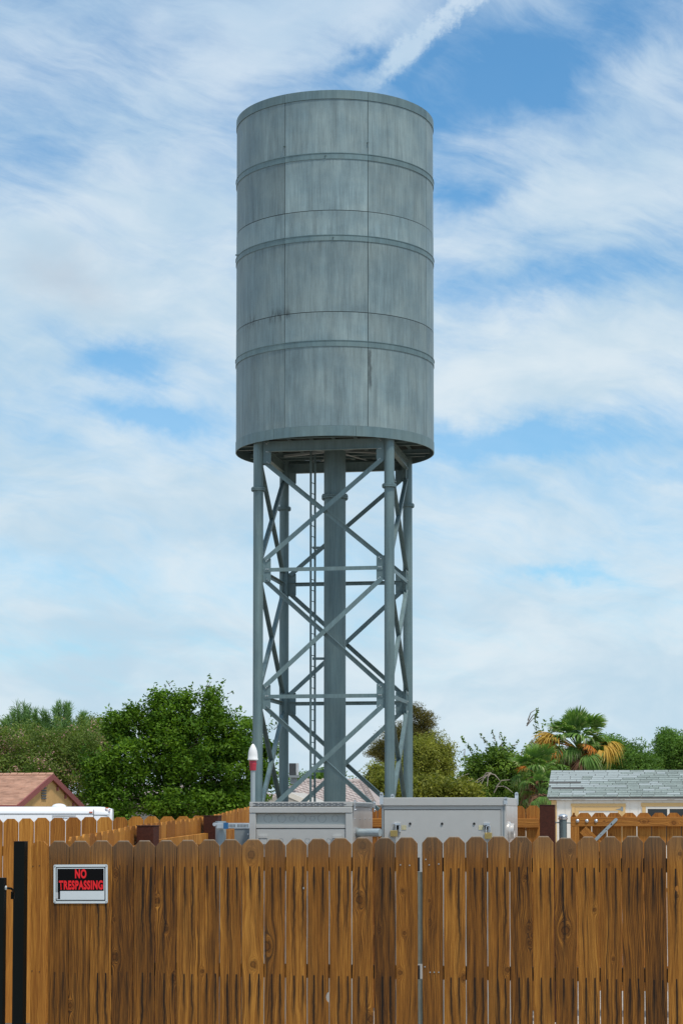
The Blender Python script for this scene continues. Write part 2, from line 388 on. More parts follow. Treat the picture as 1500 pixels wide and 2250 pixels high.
plain('trim_cream', (.72, .47, .20), .65, 0, .04, 8)
plain('glass_dark', (.03, .035, .035), .08, 0, .1, 2, .6)
plain('shingle_green', (.25, .29, .27), .9, 0, .24, 30, .2, .003)
plain('shingle_light', (.34, .38, .375), .9, 0, .10, 30, .2, .003)
plain('shingle_dark', (.11, .11, .105), .9, 0, .15, 30, .2, .003)
plain('shingle_brown', (.40, .225, .155), .9, 0, .35, 3, .2, .004)
plain('tile_pink', (.44, .37, .34), .85, 0, .3, 4)
plain('stucco_tan', (.70, .42, .17), .9, 0, .1, 5, .2, .004)
plain('stucco_grey', (.45, .42, .38), .9, 0, .08, 4)
plain('fascia_red', (.30, .085, .075), .7, 0, .08, 6)
plain('trailer_white', (.80, .81, .83), .3, 0, .02, 4)
plain('trim_grey', (.5, .51, .52), .4)
plain('marker_orange', (.5, .09, .03), .4)
plain('ac_dark', (.05, .055, .06), .6)
plain('bark', (.11, .085, .062), .9, 0, .3, 9, .2, .01)
plain('pale_twig', (.34, .29, .24), .85, 0, .2, 9)
plain('palm_trunk', (.20, .11, .065), .9, 0, .4, 12, .2, .01)
plain('gravel', (.46, .41, .36), .95, 0, .45, 16, .2, .02)
plain('earth', (.30, .235, .17), .95, 0, .25, .6, .2, .02)
plain('concrete', (.42, .40, .37), .9, 0, .1, 4)

def leafmat(name, c0, c1, c2=None, trans=.35):
    def fn(t, b):
        a = t.attr('tint'); c = t.mix(a, c0, c1)
        if c2: c = t.mix(t.ss(a, .86, .98), c, c2)
        c = t.mix(1.0, c, t.scale((1, 1, 1), t.lin(t.noise(t.node('ShaderNodeTexCoord').outputs['Object'], .9, 3, .5), .3, .7, .8, 1.2)), 'MULTIPLY')
        t.put(b.inputs['Base Color'], c); b.inputs['Roughness'].default_value = .6; b.inputs['Specular IOR Level'].default_value = .2
        tr = t.node('ShaderNodeBsdfTranslucent'); t.put(tr.inputs[0], t.mix(1.0, c, (1.25, 1.3, .6), 'MULTIPLY'))
        mx = t.node('ShaderNodeMixShader'); mx.inputs[0].default_value = trans
        t.l.new(b.outputs[0], mx.inputs[1]); t.l.new(tr.outputs[0], mx.inputs[2])
        out = [n for n in t.n if n.type == 'OUTPUT_MATERIAL'][0]; t.l.new(mx.outputs[0], out.inputs[0])
    return material(name, fn)
leafmat('leaf_green', (.03, .088, .008), (.17, .30, .026))
leafmat('leaf_pink', (.08, .14, .028), (.24, .31, .07), (.58, .34, .33))
leafmat('leaf_feather', (.08, .17, .045), (.22, .36, .14))
leafmat('leaf_pine', (.055, .06, .012), (.20, .165, .045))
leafmat('leaf_olive', (.10, .125, .018), (.34, .34, .06))
leafmat('leaf_bush', (.045, .10, .015), (.19, .29, .045))
leafmat('leaf_far', (.06, .13, .02), (.17, .30, .06))
leafmat('frond_green', (.07, .18, .03), (.25, .38, .10), (.55, .58, .30))
leafmat('frond_yellow', (.42, .28, .06), (.62, .40, .08))
leafmat('frond_orange', (.50, .17, .04), (.75, .30, .06))
leafmat('frond_dead', (.15, .075, .045), (.28, .15, .09))

# ------------------------------------------------------------------ ground
def strip(name, ys, x0, x1, mat, dz=0.0):
    m = MB(); xs = np.linspace(x0, x1, 9)
    for y in ys:
        for x in xs: m.v.append((x, y, ground_z(y) + dz))
    for j in range(len(ys) - 1):
        for i in range(8): a = j * 9 + i; m.f.append((a, a + 1, a + 10, a + 9))
    return m.build(name, mat, kind='structure')
strip('ground', [-40, 0, 13] + [13 + .5 * i for i in range(1, 16)] + [24, 30, 60, 150, 400, 1200], -700, 700, 'earth')
strip('gravel_yard', [12.2, 13] + [13 + .5 * i for i in range(1, 15)] + [21, 24, 30, 48], -3.2, 9, 'gravel', .006)

# ------------------------------------------------------------------ the tower disguised as a water tank
TA = math.radians(-9.68); TC = Vector((-.186, 57.0)); TS = 3.612
tu = Vector((math.cos(TA), math.sin(TA))); tv = Vector((-math.sin(TA), math.cos(TA)))
cor = {k: TC + (tu * i + tv * j) * TS / 2 for k, (i, j) in dict(FL=(-1, -1), FR=(1, -1), BR=(1, 1), BL=(-1, 1)).items()}
gz = ground_z(57)
tower = thing('water_tank_tower', 'tall galvanized steel tower of tubular legs and cross braces carrying a big grey cylindrical tank', 'tower', (TC.x, TC.y, gz))
YF = cor['FL'].y; YM = (cor['FL'].y + cor['FR'].y) / 2
R = 2.775; YN = TC.y - R
zt = {k: zat(v, YN) for k, v in dict(top=197, s0=215.5, b1t=335, b1b=348, s1=461, b2t=515, b2b=527.5, s2=684, b3t=747, b3b=760, s3=935, bot=957).items()}
V3 = lambda p, z: Vector((p.x, p.y, z))
zA = zat(978, YM); zB = zat(1250, YM); zC = zat(1530, YM); dzl = zB - zC; zD = zC - dzl
z_fl = zat(1071.5, YM); ceil = zt['bot'] + .30
for k, p in cor.items():
    m = MB(); m.cyl(V3(p, gz + .02), V3(p, ceil), .137, n=28); leg = m.build('leg', 'frame_steel', tower, True)
    m = MB()
    m.cyl(V3(p, z_fl - .035), V3(p, z_fl - .004), .197, n=28); m.cyl(V3(p, z_fl + .004), V3(p, z_fl + .035), .197, n=28)
    for i in range(12):
        a = 2 * math.pi * i / 12; q = p + Vector((math.cos(a), math.sin(a))) * .17
        m.cyl(V3(q, z_fl - .06), V3(q, z_fl + .06), .014, n=6)
    m.build('flange', 'frame_steel', leg, True)
    m = MB(); m.cyl(V3(p, gz - .2), V3(p, gz + .05), .4, n=24); m.build('footing', 'concrete', tower, True)
CC = TC
m = MB(); m.cyl(V3(CC, gz + .02), V3(CC, ceil), .305, n=40); col_ = m.build('centre_column', 'frame_steel', tower, True)
zf2 = zat(1092.6, 57); m = MB()
m.cyl(V3(CC, zf2 - .05), V3(CC, zf2 - .004), .37, n=40); m.cyl(V3(CC, zf2 + .004), V3(CC, zf2 + .045), .37, n=40)
for i in range(18):
    a = 2 * math.pi * i / 18; q = CC + Vector((math.cos(a), math.sin(a))) * .34
    m.cyl(V3(q, zf2 - .08), V3(q, zf2 + .08), .017, n=6)
m.build('flange', 'frame_steel', col_, True)
def angle_bar(m, a, b, n, w_, t=.012, flip=1):           # L section: one leg lies in the face plane, one stands off along -n
    a, b, n = Vector(a), Vector(b), Vector(n); z = (b - a).normalized(); s = z.cross(n).normalized() * flip
    for (c0, c1, d0, d1) in ((-w_ / 2, w_ / 2, -t / 2, t / 2), (w_ / 2 - t, w_ / 2, -w_ * .8, -t / 2)):
        vs = [p + s * c + n * d_ for p in (a, b) for c, d_ in ((c0, d0), (c1, d0), (c1, d1), (c0, d1))]
        m.add(vs, [(3, 2, 1, 0), (4, 5, 6, 7), (0, 1, 5, 4), (1, 2, 6, 5), (2, 3, 7, 6), (3, 0, 4, 7)])
order = ['FL', 'FR', 'BR', 'BL']
for i in range(4):
    a, b = cor[order[i]], cor[order[(i + 1) % 4]]
    e = (b - a).normalized(); n = Vector((e.y, -e.x)); n3 = Vector((n.x, n.y, 0)); e3 = Vector((e.x, e.y, 0))
    La = TS
    for lv, (zz, hw) in enumerate(((zA, 0), (zB, 0), (zC, 0), (zD, 0))):
        # gusset plates with bolts at both legs
        for p, sg in ((a, 1), (b, -1)):
            g0 = V3(p, zz) + e3 * sg * (.137 + .095); m = MB()
            hh = .335 if lv else .3; zo = 0 if lv else -.16
            M = Matrix((e3, n3, Vector((0, 0, 1)))).transposed()
            c = .03; hx = .12
            pts = [(-hx * sg, -hh), (hx * sg - c * sg, -hh), (hx * sg, -hh + c), (hx * sg, hh - c), (hx * sg - c * sg, hh), (-hx * sg, hh)]
            vs = [g0 + e3 * x_ + Vector((0, 0, z_ + zo)) - n3 * .006 for x_, z_ in pts]
            m.prism(vs, n3 * .014); gp = m.build('gusset_plate', 'frame_steel', tower)
            m = MB()
            for (bx, bz) in ((.02, -.26), (.06, -.29), (.0, .24), (.04, .28), (.05, .02), (.0, .02)):
                q = g0 + e3 * bx * sg + Vector((0, 0, bz + zo)) + n3 * .02
                m.cyl(q, q + n3 * .022, .019, n=8)
            m.build('bolt', 'new_galvanized', gp)
        m = MB()
        if lv == 0:                                       # deep top beam
            h_, ww = .26, .13; p0, p1 = V3(a, zz) + e3 * .16, V3(b, zz) - e3 * .16
            Lb = (p1 - p0).length; M = Matrix((e3, n3, Vector((0, 0, 1)))).transposed(); c = (p0 + p1) / 2
            m.box(c, (Lb, .012, h_), M); m.box(c + Vector((0, 0, h_ / 2)), (Lb, ww, .016), M); m.box(c - Vector((0, 0, h_ / 2)), (Lb - .2, ww, .016), M)
            m.build('top_beam', 'frame_steel', tower)
        else:
            angle_bar(m, V3(a, zz) + e3 * .18 + n3 * .02, V3(b, zz) - e3 * .18 + n3 * .02, n3, .105, .012, -1)
            m.build('horizontal_brace', 'frame_steel', tower)
    for zt_, zb_ in ((zA - .17, zB), (zB, zC), (zC, zD)):
        top, bo = zt_ - .28 + (.0 if zt_ < zA - .5 else .02), zb_ + .27
        for (p, q, off, fl) in ((a, b, .035, 1), (b, a, -.055, 1)):
            sg = 1 if p is a else -1
            P = V3(p, top) + e3 * sg * .19 + n3 * off; Q = V3(q, bo) - e3 * sg * .19 + n3 * off
            if off > 0: P, Q = V3(q, top) - e3 * sg * .19 + n3 * off, V3(p, bo) + e3 * sg * .19 + n3 * off
            else: P, Q = V3(a, top) + e3 * .19 + n3 * off, V3(b, bo) - e3 * .19 + n3 * off
            m = MB(); angle_bar(m, P, Q, n3 * (1 if off > 0 else -1), .125, .012, 1)
            m.build('cross_brace', 'frame_steel', tower)
# ladder beside the centre column
lx0 = at(682.6, 1400, 57.3); lx1 = at(691.5, 1400, 57.3)
lad = thing('ladder', 'narrow galvanized steel ladder standing beside the thick centre column inside the tower', 'ladder', (lx0.x, 57.2, gz))
m0 = MB()
for xx, yy in ((lx0.x, 57.10), (lx1.x, 57.45)):
    m = MB(); m.box((xx, yy, (gz + ceil) / 2), (.062, .014, ceil - gz)); m.box((xx + .025, yy + .02, (gz + ceil) / 2), (.012, .04, ceil - gz)); m.build('rail', 'frame_steel', lad)
zz = gz + .3
while zz < ceil:
    m = MB(); m.cyl((lx0.x, 57.10, zz), (lx1.x, 57.45, zz), .014, n=6); m.build('rung', 'frame_steel', lad); zz += .305
for py in (1203, 1447, 1695):
    z_ = zat(py, 57); m = MB()
    m.box(((lx0.x + CC.x) / 2 - .05, 57.08, z_), (CC.x - lx0.x - .2, .05, .07)); m.build('standoff_bracket', 'frame_steel', lad)
m = MB(); xw = at(680.6, 1500, 57.0).x; m.cyl((xw, 57, gz), (xw, 57, zat(1290, 57)), .006, n=5); m.build('safety_cable', 'frame_steel', lad)

# tank shell
def patch(m, a0, a1, z0, z1, r, th, seg=5.0):
    n = max(2, int(abs(a1 - a0) / seg)); vs = []
    for j in range(n + 1):
        a = math.radians(a0 + (a1 - a0) * j / n); dv = Vector((math.sin(a), -math.cos(a)))
        for rr in (r, r - th):
            for z in (z0, z1): q = TC + dv * rr; vs.append((q.x, q.y, z))
    fs = []
    for j in range(n):
        o, p = j * 4, j * 4 + 4
        fs += [(o, p, p + 1, o + 1), (o + 2, o + 3, p + 3, p + 2), (o, o + 2, p + 2, p), (o + 1, p + 1, p + 3, o + 3)]
    fs += [(0, 1, 3, 2), (n * 4, n * 4 + 2, n * 4 + 3, n * 4 + 1)]
    m.add(vs, fs)
rng = random.Random(4)
seams = [-77.7, -29.0, 18.9, 65.8, 120, 174, 228, 282.3]
tank = thing('tank_shell_root', '', '', (TC.x, TC.y, zt['bot']))
bpy.data.objects.remove(tank)
courses = [('s0', 's1', 1), ('s1', 's2', 1), ('s2', 's3', 1)]
rows = [(zt['b1b'] + .06, zt['s0'], 0), (zt['s1'], zt['b1b'] + .06, 0), (zt['b2b'] + .05, zt['s1'], .004), (zt['s2'], zt['b2b'] + .05, .0), (zt['b3b'] + .05, zt['s2'], .004), (zt['s3'], zt['b3b'] + .05, 0)]
for z0, z1, off in rows:
    for i in range(7):
        m = MB(); g = .17
        patch(m, seams[i] + g, seams[i + 1] - g, z0 + .009, z1 - .009, R + off + rng.uniform(-.002, .003), .008)
        m.build('panel', 'tank_steel', tower, True)
for zb, zt_, nm, pr in ((zt['s0'] - .005, zt['top'], 'rim_band', .018), (zt['b1b'], zt['b1t'], 'stiffener_band', .018), (zt['b2b'], zt['b2t'], 'stiffener_band', .018),
                       (zt['b3b'], zt['b3t'], 'stiffener_band', .018), (zt['bot'], zt['s3'] + .005, 'rim_band', .012)):
    for i, (s0, s1) in enumerate(zip(seams[:-1], seams[1:])):
        sh = -7 if nm == 'rim_band' and zb < zt['s2'] else 0
        m = MB(); patch(m, s0 + .08 + sh, s1 - .08 + sh, zb, zt_, R + pr, pr + .012)
        if nm == 'stiffener_band': patch(m, s0 + .08, s1 - .08, zt_ - .012, zt_ + .004, R + pr + .012, pr + .012)
        m.build(nm, 'frame_steel', tower, True)
m = MB(); patch(m, 0, 360, ceil, zt['top'] - .02, R - .02, .02); m.build('inner_lining', 'dark_steel_floor', tower, True)
m = MB(); m.cyl(V3(TC, ceil + .0), V3(TC, ceil + .03), R - .03, n=72); m.build('tank_floor', 'dark_steel_floor', tower, True)
m = MB(); m.cyl(V3(TC, zt['top'] - .06), V3(TC, zt['top'] - .03), R - .05, n=72); m.build('tank_lid', 'dark_steel_floor', tower, True)
zj = ceil - .07
for k in range(-4, 5):                                   # floor joists, both ways
    t = k * .62 + .15; h = math.sqrt(max((R - .08) ** 2 - t * t, 0))
    m = MB(); c = TC + tu * t; angle_bar(m, V3(c - tv * h, zj), V3(c + tv * h, zj), (0, 0, -1), .10, .012, 1); m.build('floor_joist', 'frame_steel', tower)
for t in (-2.1, -1.1, -.55, .75, 1.25, 2.2):
    h = math.sqrt((R - .08) ** 2 - t * t); c = TC + tv * t
    m = MB(); M = Matrix((V3(tu, 0), V3(tv, 0), Vector((0, 0, 1)))).transposed()
    m.box(V3(c, zj - .09), (2 * h, .012, .12), M); m.box(V3(c, zj - .15), (2 * h, .08, .012), M); m.build('floor_beam', 'frame_steel', tower)
for k in range(8):
    a = TA + math.pi / 8 + k * math.pi / 4; dv = Vector((math.cos(a), math.sin(a)))
    m = MB(); angle_bar(m, V3(TC + dv * .3, zj - .16), V3(TC + dv * 1.7, zj - .16), (0, 0, -1), .07, .01, 1); m.build('radial_strut', 'new_galvanized', tower)
for px, py in ((627, 321), (802.5, 312.5), (521, 560), (730, 521), (714, 341)):   # small lugs and bolts on the shell
    a = math.asin(max(-.99, min(.99, (px - 733) / 216))); dv = Vector((math.sin(a), -math.cos(a))); q = TC + dv * R; z_ = zat(py, q.y)
    m = MB(); m.cyl(V3(q, z_), V3(q + dv * .06, z_), .02, n=8); m.build('lug', 'frame_steel', tower)

# ------------------------------------------------------------------ wooden fences
def picket_mesh(wd, h, th, ear, rg, wav=.0, holes=(), notch=None, n=14):
    L = []; zs = [h - ear - (h - ear) * i / n for i in range(n + 1)]
    jr = [rg.uniform(-wav, wav) for _ in zs]; jl = [rg.uniform(-wav, wav) for _ in zs]
    right = [(wd / 2 + j, z) for j, z in zip(jr, zs)]; left = [(-wd / 2 + j, z) for j, z in zip(jl, zs)]
    if notch:
        nz, nr = notch; right = [p for p in right if abs(p[1] - nz) > nr * 1.3]
        for k in range(7):
            a = math.pi / 2 + math.pi * k / 6; right.append((wd / 2 + math.cos(a) * nr * .7, nz + math.sin(a) * nr * 1.2))
        right.sort(key=lambda p: -p[1])
    e1, e2 = ear * rg.uniform(.85, 1.1), ear * rg.uniform(.85, 1.1)
    out = right + left[::-1] + [(-wd / 2 + e1 * .95, h), (wd / 2 - e2 * .95, h)]
    bm = bmesh.new(); eds = []
    def loop(pts):
        vs = [bm.verts.new((x, -th / 2, z)) for x, z in pts]
        for i in range(len(vs)): eds.append(bm.edges.new((vs[i], vs[(i + 1) % len(vs)])))
        return vs
    o = loop(out)
    if holes:
        for hx, hz_, hr in holes: loop([(hx + math.cos(2 * math.pi * k / 10) * hr * rg.uniform(.8, 1.1), hz_ + math.sin(2 * math.pi * k / 10) * hr * 1.5) for k in range(10)])
        bmesh.ops.triangle_fill(bm, use_beauty=True, use_dissolve=False, edges=eds)
    else: bm.faces.new(o)
    r_ = bmesh.ops.extrude_face_region(bm, geom=list(bm.faces))
    bmesh.ops.translate(bm, vec=(0, th, 0), verts=[v for v in r_['geom'] if isinstance(v, bmesh.types.BMVert)])
    bmesh.ops.recalc_face_normals(bm, faces=bm.faces)
    me = bpy.data.meshes.new('picket'); bm.to_mesh(me); bm.free(); return me
def put(me, mat, name, parent, loc, rz, bevel=0):
    o = bpy.data.objects.new(name, me); COL.objects.link(o)
    if not me.materials: me.materials.append(MATS[mat])
    o.parent = parent; o.location = Vector(loc) - parent.location; o.rotation_euler = (0, 0, rz)
    if bevel:
        b = o.modifiers.new('bevel', 'BEVEL'); b.width = bevel; b.segments = 1; b.limit_method = 'ANGLE'; b.angle_limit = math.radians(35)
    return o

FP = Plane(0, 13.7, -9.5)                                # front fence plane
gaps = [106, 151.7, 198.3, 246, 293.3, 340.7, 388.3, 435.7, 482.3, 530.7, 580, 627.3, 675, 723.3, 772.7, 820.7, 869.3, 917.7, 926.7, 974, 1023.3, 1071, 1120, 1170, 1218.3, 1268.3, 1317.3, 1366, 1415, 1465, 1514, 1563, 1612, 1661, 1710, 1759]
tops_x = [100, 300, 530, 700, 900, 1000, 1220, 1465, 1600]; tops_y = [1849, 1847, 1845, 1843, 1839.5, 1838.5, 1838.5, 1838, 1838]
knots = [(256, 1921, 5), (251, 2021, 2.5), (253, 2103, 7), (110, 1887, 2), (155, 2210, 6), (346, 1980, 6), (365, 2042, 5), (383, 2150, 6), (445, 2135, 4),
         (553, 1879, 9), (557, 2120, 7), (585, 2080, 11), (667, 1952, 3), (797, 1858, 8), (790, 1978, 9), (815, 2240, 8), (834, 2043, 3), (885, 1958, 4), (889, 2051, 4),
         (879, 2138, 5), (943, 1980, 2.5), (945, 2028, 2.5), (943, 1867, 2), (1020, 2150, 7), (1114, 2132, 5), (1143, 1845, 3), (1153, 1928, 4), (1162, 2040, 5),
         (1164, 2073, 5), (1253, 1870, 4), (1242, 2045, 10), (1306, 2000, 4), (1337, 1901, 2), (1347, 2108, 3), (1493, 1877, 4), (1487, 1970, 4)]
drip = {0: .8, 3: .6, 16: 0., 17: 0., 1: .5}
fa = thing('picket_fence', 'wide weathered brown dog-eared picket panel with the no trespassing sign on it', 'fence', FP.xyz(FP.hit(106, 2000)[0], 0, 0))
fb = thing('picket_fence', 'weathered brown dog-eared picket panel at the right of the one wider gap', 'fence', FP.xyz(FP.hit(926, 2000)[0], 0, 0))
rz_top, rz_mid = FP.hit(700, 1905)[1], FP.hit(700, 2143)[1]
idx = 0
for i in range(len(gaps) - 1):
    if gaps[i] == 917.7: continue
    par = fa if gaps[i] < 917 else fb
    px0, px1 = gaps[i], gaps[i + 1]; rg = random.Random(100 + i)
    t0, t1 = FP.hit(px0, 2050)[0], FP.hit(px1, 2050)[0]; cx = (px0 + px1) / 2
    gp = .0026 if cx < 250 else (.0045 if cx < 560 else .0062)
    if px1 == 917.7: gp = .002
    wd = (t1 - t0) - gp; tm = (t0 + t1) / 2; zt_ = FP.hit(cx, np.interp(cx, tops_x, tops_y) + rg.uniform(-.6, .6) + (2.5 if px0 == 1218.3 else 0))[1]
    z0 = .04; h = zt_ - z0
    kl = []; holes = []; notch = None
    for kx, ky, kr in knots:
        if px0 <= kx < px1:
            tt, kz = FP.hit(kx, ky); kl.append((tt - tm, kz - z0, kr / 430))
    if px0 == 1465: tt, kz = FP.hit(1487, 1953); holes = [(tt - tm, kz - z0, .013)]
    if px0 == 627.3: tt, kz = FP.hit(667, 1952); holes = [(tt - tm, kz - z0, .006)]
    if px0 == 675: notch = (FP.hit(720, 2192)[1] - z0, .028)
    me = picket_mesh(wd, h, .016, .042, rg, .0013, holes, notch)
    o = put(me, 'golden_wood' if False else 'weathered_wood', 'picket', par, FP.xyz(tm, rg.uniform(-.002, .001), z0), FP.a, .0022)
    for nm, kk in zip(('knot_a', 'knot_b', 'knot_c', 'knot_d'), kl + [(0., -5., 0.)] * 4): o[nm] = [float(x) for x in kk]
    nx = rg.uniform(-.028, -.008)
    o['nails'] = [nx, nx + rg.uniform(.052, .062), float(drip.get(idx, rg.uniform(.95, 1.05)))]
    o['rail_top'] = float(rz_top - z0 + rg.uniform(-.006, .006)); o['rail_mid'] = float(rz_mid - z0 + rg.uniform(-.006, .006)); o['board_top'] = float(h)
    idx += 1
for par, a, b in ((fa, 106, 917), (fb, 927, 1759)):
    t0, t1 = FP.hit(a, 2050)[0] + .01, FP.hit(b, 2050)[0] - .01
    if par is fa: t1 += .02
    for y0, y1, nm in ((1884.5, 1915, 'rail'), (2121, 2151, 'rail')):
        m = MB(); m.pbox(FP, t0, t1, .012, .05, FP.hit(750, y1)[1], FP.hit(750, y0)[1]); m.build(nm, 'dark_rail', par)
    m = MB(); m.pbox(FP, t0, t1, .012, .05, .15, .24); m.build('rail', 'dark_rail', par)
t = FP.hit(917.5, 2050)[0]; m = MB(); m.pbox(FP, t - .01, t + .034, .011, .049, FP.hit(920, 2119)[1], FP.hit(920, 1917)[1]); m.pbox(FP, t - .01, t + .034, .011, .049, .25, FP.hit(920, 2153)[1]); m.build('frame_tube', 'tube_paint', fa)
for (px, py) in ((935.5, 1889), (933.5, 2125), (943, 1901), (964, 1899), (945, 2137), (954, 2137), (964, 2137), (900, 1902), (880, 1901)):   # screws on the replaced boards
    tt, z_ = FP.hit(px, py); q = FP.xyz(tt, -.0085, z_); m = MB(); m.cyl(q, q + Vector((-FP.v.x, -FP.v.y, 0)) * .004, .0042, n=8)
    m.build('screw', 'new_galvanized', fb if px > 920 else fa)

def simple_fence(par, P, t0, t1, pitch, gap, ztop, mat, seed, dep=0., ear=.036, z0f=None, variants=None, rails=(), rmat=None):
    rg = random.Random(seed); t = t0
    while t < t1 - .01:
        q = P.xyz(t + pitch / 2, dep + rg.uniform(-.002, .002), 0); gzz = ground_z(q.y) + .04; z1 = ztop(q) + rg.uniform(-.004, .004)
        me = picket_mesh(min(pitch, t1 - t) - gap, z1 - gzz, .016, ear, rg, .0, n=2)
        o = put(me, mat, 'picket', par, (q.x, q.y, gzz), P.a)
        kl = [(rg.uniform(-.05, .05), rg.uniform(.8, 1.7), rg.uniform(.006, .014))] if rg.random() < .35 else []
        for nm, kk in zip(('knot_a', 'knot_b', 'knot_c', 'knot_d'), kl + [(0., -5., 0.)] * 4): o[nm] = [float(x) for x in kk]
        t += pitch
def rail(par, P, t0, t1, d0, d1, z0a, z0b, hgt, mat):   # a rail whose height changes along its run
    m = MB(); vs = []
    for t, z in ((t0, z0a), (t1, z0b)):
        for dd, zz in ((d0, z), (d1, z), (d1, z + hgt), (d0, z + hgt)): vs.append(P.xyz(t, dd, zz))
    m.add(vs, [(3, 2, 1, 0), (4, 5, 6, 7), (0, 1, 5, 4), (1, 2, 6, 5), (2, 3, 7, 6), (3, 0, 4, 7)])
    # own frame so that the board grain runs along the rail
    o = m.build('rail', mat, par); return o

# neighbour's golden fence on the left, Y about 18.8
NP = Plane(at(7, 1798, 18.9).x, 18.9, -2.0)
nf = thing('picket_fence', 'bright golden dog-eared picket fence in front of the white trailer at the far left', 'fence', NP.xyz(0, 0, ground_z(18.9)))
za, zb_ = zat(1799, 18.9), zat(1793, 18.8)
simple_fence(nf, NP, -.1445 * 14, .146 * 13.4, .1445, .006, lambda q: za + (zb_ - za) * (q.x - NP.p.x) / 1.75, 'golden_wood', 7)
m = MB(); m.pbox(NP, -2., 1.9, .012, .05, .5, .59); m.pbox(NP, -2., 1.9, .012, .05, 1.6, 1.69); m.build('rail', 'golden_wood', nf)

# side fence running back from the corner, camera sees its inner face
ang = math.degrees(math.atan2(1, .188)); SX = lambda Y: -1.77 + .188 * (Y - 14.5)
SP = Plane(SX(14.12), 14.12, ang)
sf = thing('picket_fence', 'golden picket fence running back at a slant between two dark brown posts', 'fence', SP.xyz(0, 0, ground_z(13.6)))
ztopS = lambda Y: CZ + np.interp(Y, [13.6, 13.9, 15.9, 17.9, 19.1, 20.4], [-.175, -.158, -.067, -.008, .07, .12])
simple_fence(sf, SP, 0, 6.35, .1445, .003, lambda q: ztopS(q.y), 'golden_wood', 11, dep=0.03, ear=.03)
def side_t(Y): return (Y - 14.12) / SP.u.y
for Ya, Yb, ya, yb in ((14.2, 15.85, 1884, 1853), (15.95, 17.85, 1847, 1829), (18.0, 20.3, 1826, 1816)):
    rail(sf, SP, side_t(Ya), side_t(Yb), -.045, -.008, zat(ya, Ya) - .088 if ya > 1890 else zat(ya, Ya) - .085, zat(yb, Yb) - .085, .085, 'golden_wood')
# near golden board fixed beside the black post, in the front plane
gb = thing('picket_fence', 'single bright golden board standing between the black post and the weathered pickets', 'fence', FP.xyz(FP.hit(87, 2000)[0], 0, 0))
t0, t1 = FP.hit(69, 2050)[0], FP.hit(104.5, 2050)[0]; rg = random.Random(3)
me = picket_mesh(t1 - t0, FP.hit(87, 1848.5)[1] - .04, .016, .03, rg, .0006)
o = put(me, 'golden_wood', 'board', gb, FP.xyz((t0 + t1) / 2, -.006, .04), FP.a, .0015)
for nm in ('knot_a', 'knot_b', 'knot_c', 'knot_d'): o[nm] = [0., -5., 0.]
for px, py in ((74, 1904), (88, 1903), (72, 2134), (88, 2136)):
    tt, z_ = FP.hit(px, py); q = FP.xyz(tt, -.0145, z_); m = MB(); m.cyl(q, q + Vector((-FP.v.x, -FP.v.y, 0)) * .002, .004, n=8); m.build('nail', 'dark_rail', gb)

# brown steel posts
def brown_post(px, pytop, Y, wd, deg, label, side=1):
    t = at(px, pytop, Y); P = Plane(t.x, t.y, deg); r = thing('fence_post', label, 'post', (t.x, t.y, ground_z(Y)), 'dark brown square posts of the fence')
    m = MB(); m.pbox(P, 0, wd, 0, wd, ground_z(Y) - .1, t.z); m.build('shaft', 'brown_post', r, bevel=.004)
    m = MB(); m.pbox(P, -.003, wd + .003, -.003, wd + .003, t.z + .0005, t.z + .007); m.build('cap_plate', 'brown_post_side', r)
    return r
brown_post(300, 1816, 15.6, .135, -14, 'dark brown square steel post nearest the sign, in the slanting golden fence')
brown_post(447, 1794, 17.6, .128, -12, 'dark brown square steel post beside the galvanized strut post, left of the grey cabinets')
brown_post(1185, 1770.5, 19.3, .14, -9.5, 'dark brown square steel post beside the round capped gate post at the right')

# black posts at the far left
BP = Plane(FP.xyz(FP.hit(33, 2050)[0], 0, 0).x, FP.xyz(FP.hit(33, 2050)[0], 0, 0).y - .10, -9.5)
t = FP.hit(33, 2050)
bpz = zat(1851, 13.85)
r = thing('steel_post', 'tall square black steel post left of the golden board', 'post', (BP.p.x, BP.p.y, 0))
m = MB(); m.pbox(BP, 0, .077, 0, .077, -.1, bpz); m.build('shaft', 'black_paint', r, bevel=.003)
m = MB(); m.pbox(BP, -.001, .078, -.001, .078, bpz + .0005, bpz + .004); m.build('cap', 'black_paint', r)
BP2 = Plane(at(-16, 2000, 13.4).x, 13.4, -9.5); z2 = zat(1929.5, 13.4)
r = thing('steel_post', 'shorter black steel gate stile at the left edge of the photo', 'post', (BP2.p.x, 13.4, 0))
m = MB(); m.pbox(BP2, 0, .073, 0, .06, .05, z2); m.build('stile', 'black_paint', r, bevel=.003)
zh = zat(1952, 13.45)
h0 = at(6, 1952, 13.42); h1 = at(24, 1953, 13.46); h2 = at(29, 1960, 13.6)
m = MB(); m.cyl(h0, at(14, 1952, 13.43), .016, n=6); m.build('hinge_nut', 'new_galvanized', r)
m = MB(); m.tube([at(12, 1952, 13.43), h1, at(28, 1956, 13.5), at(30, 1962, 13.58)], [.0075] * 4, 8); m.box(at(28, 1968, 13.6), (.022, .03, .05)); m.build('hinge_bolt', 'black_paint', r, True)

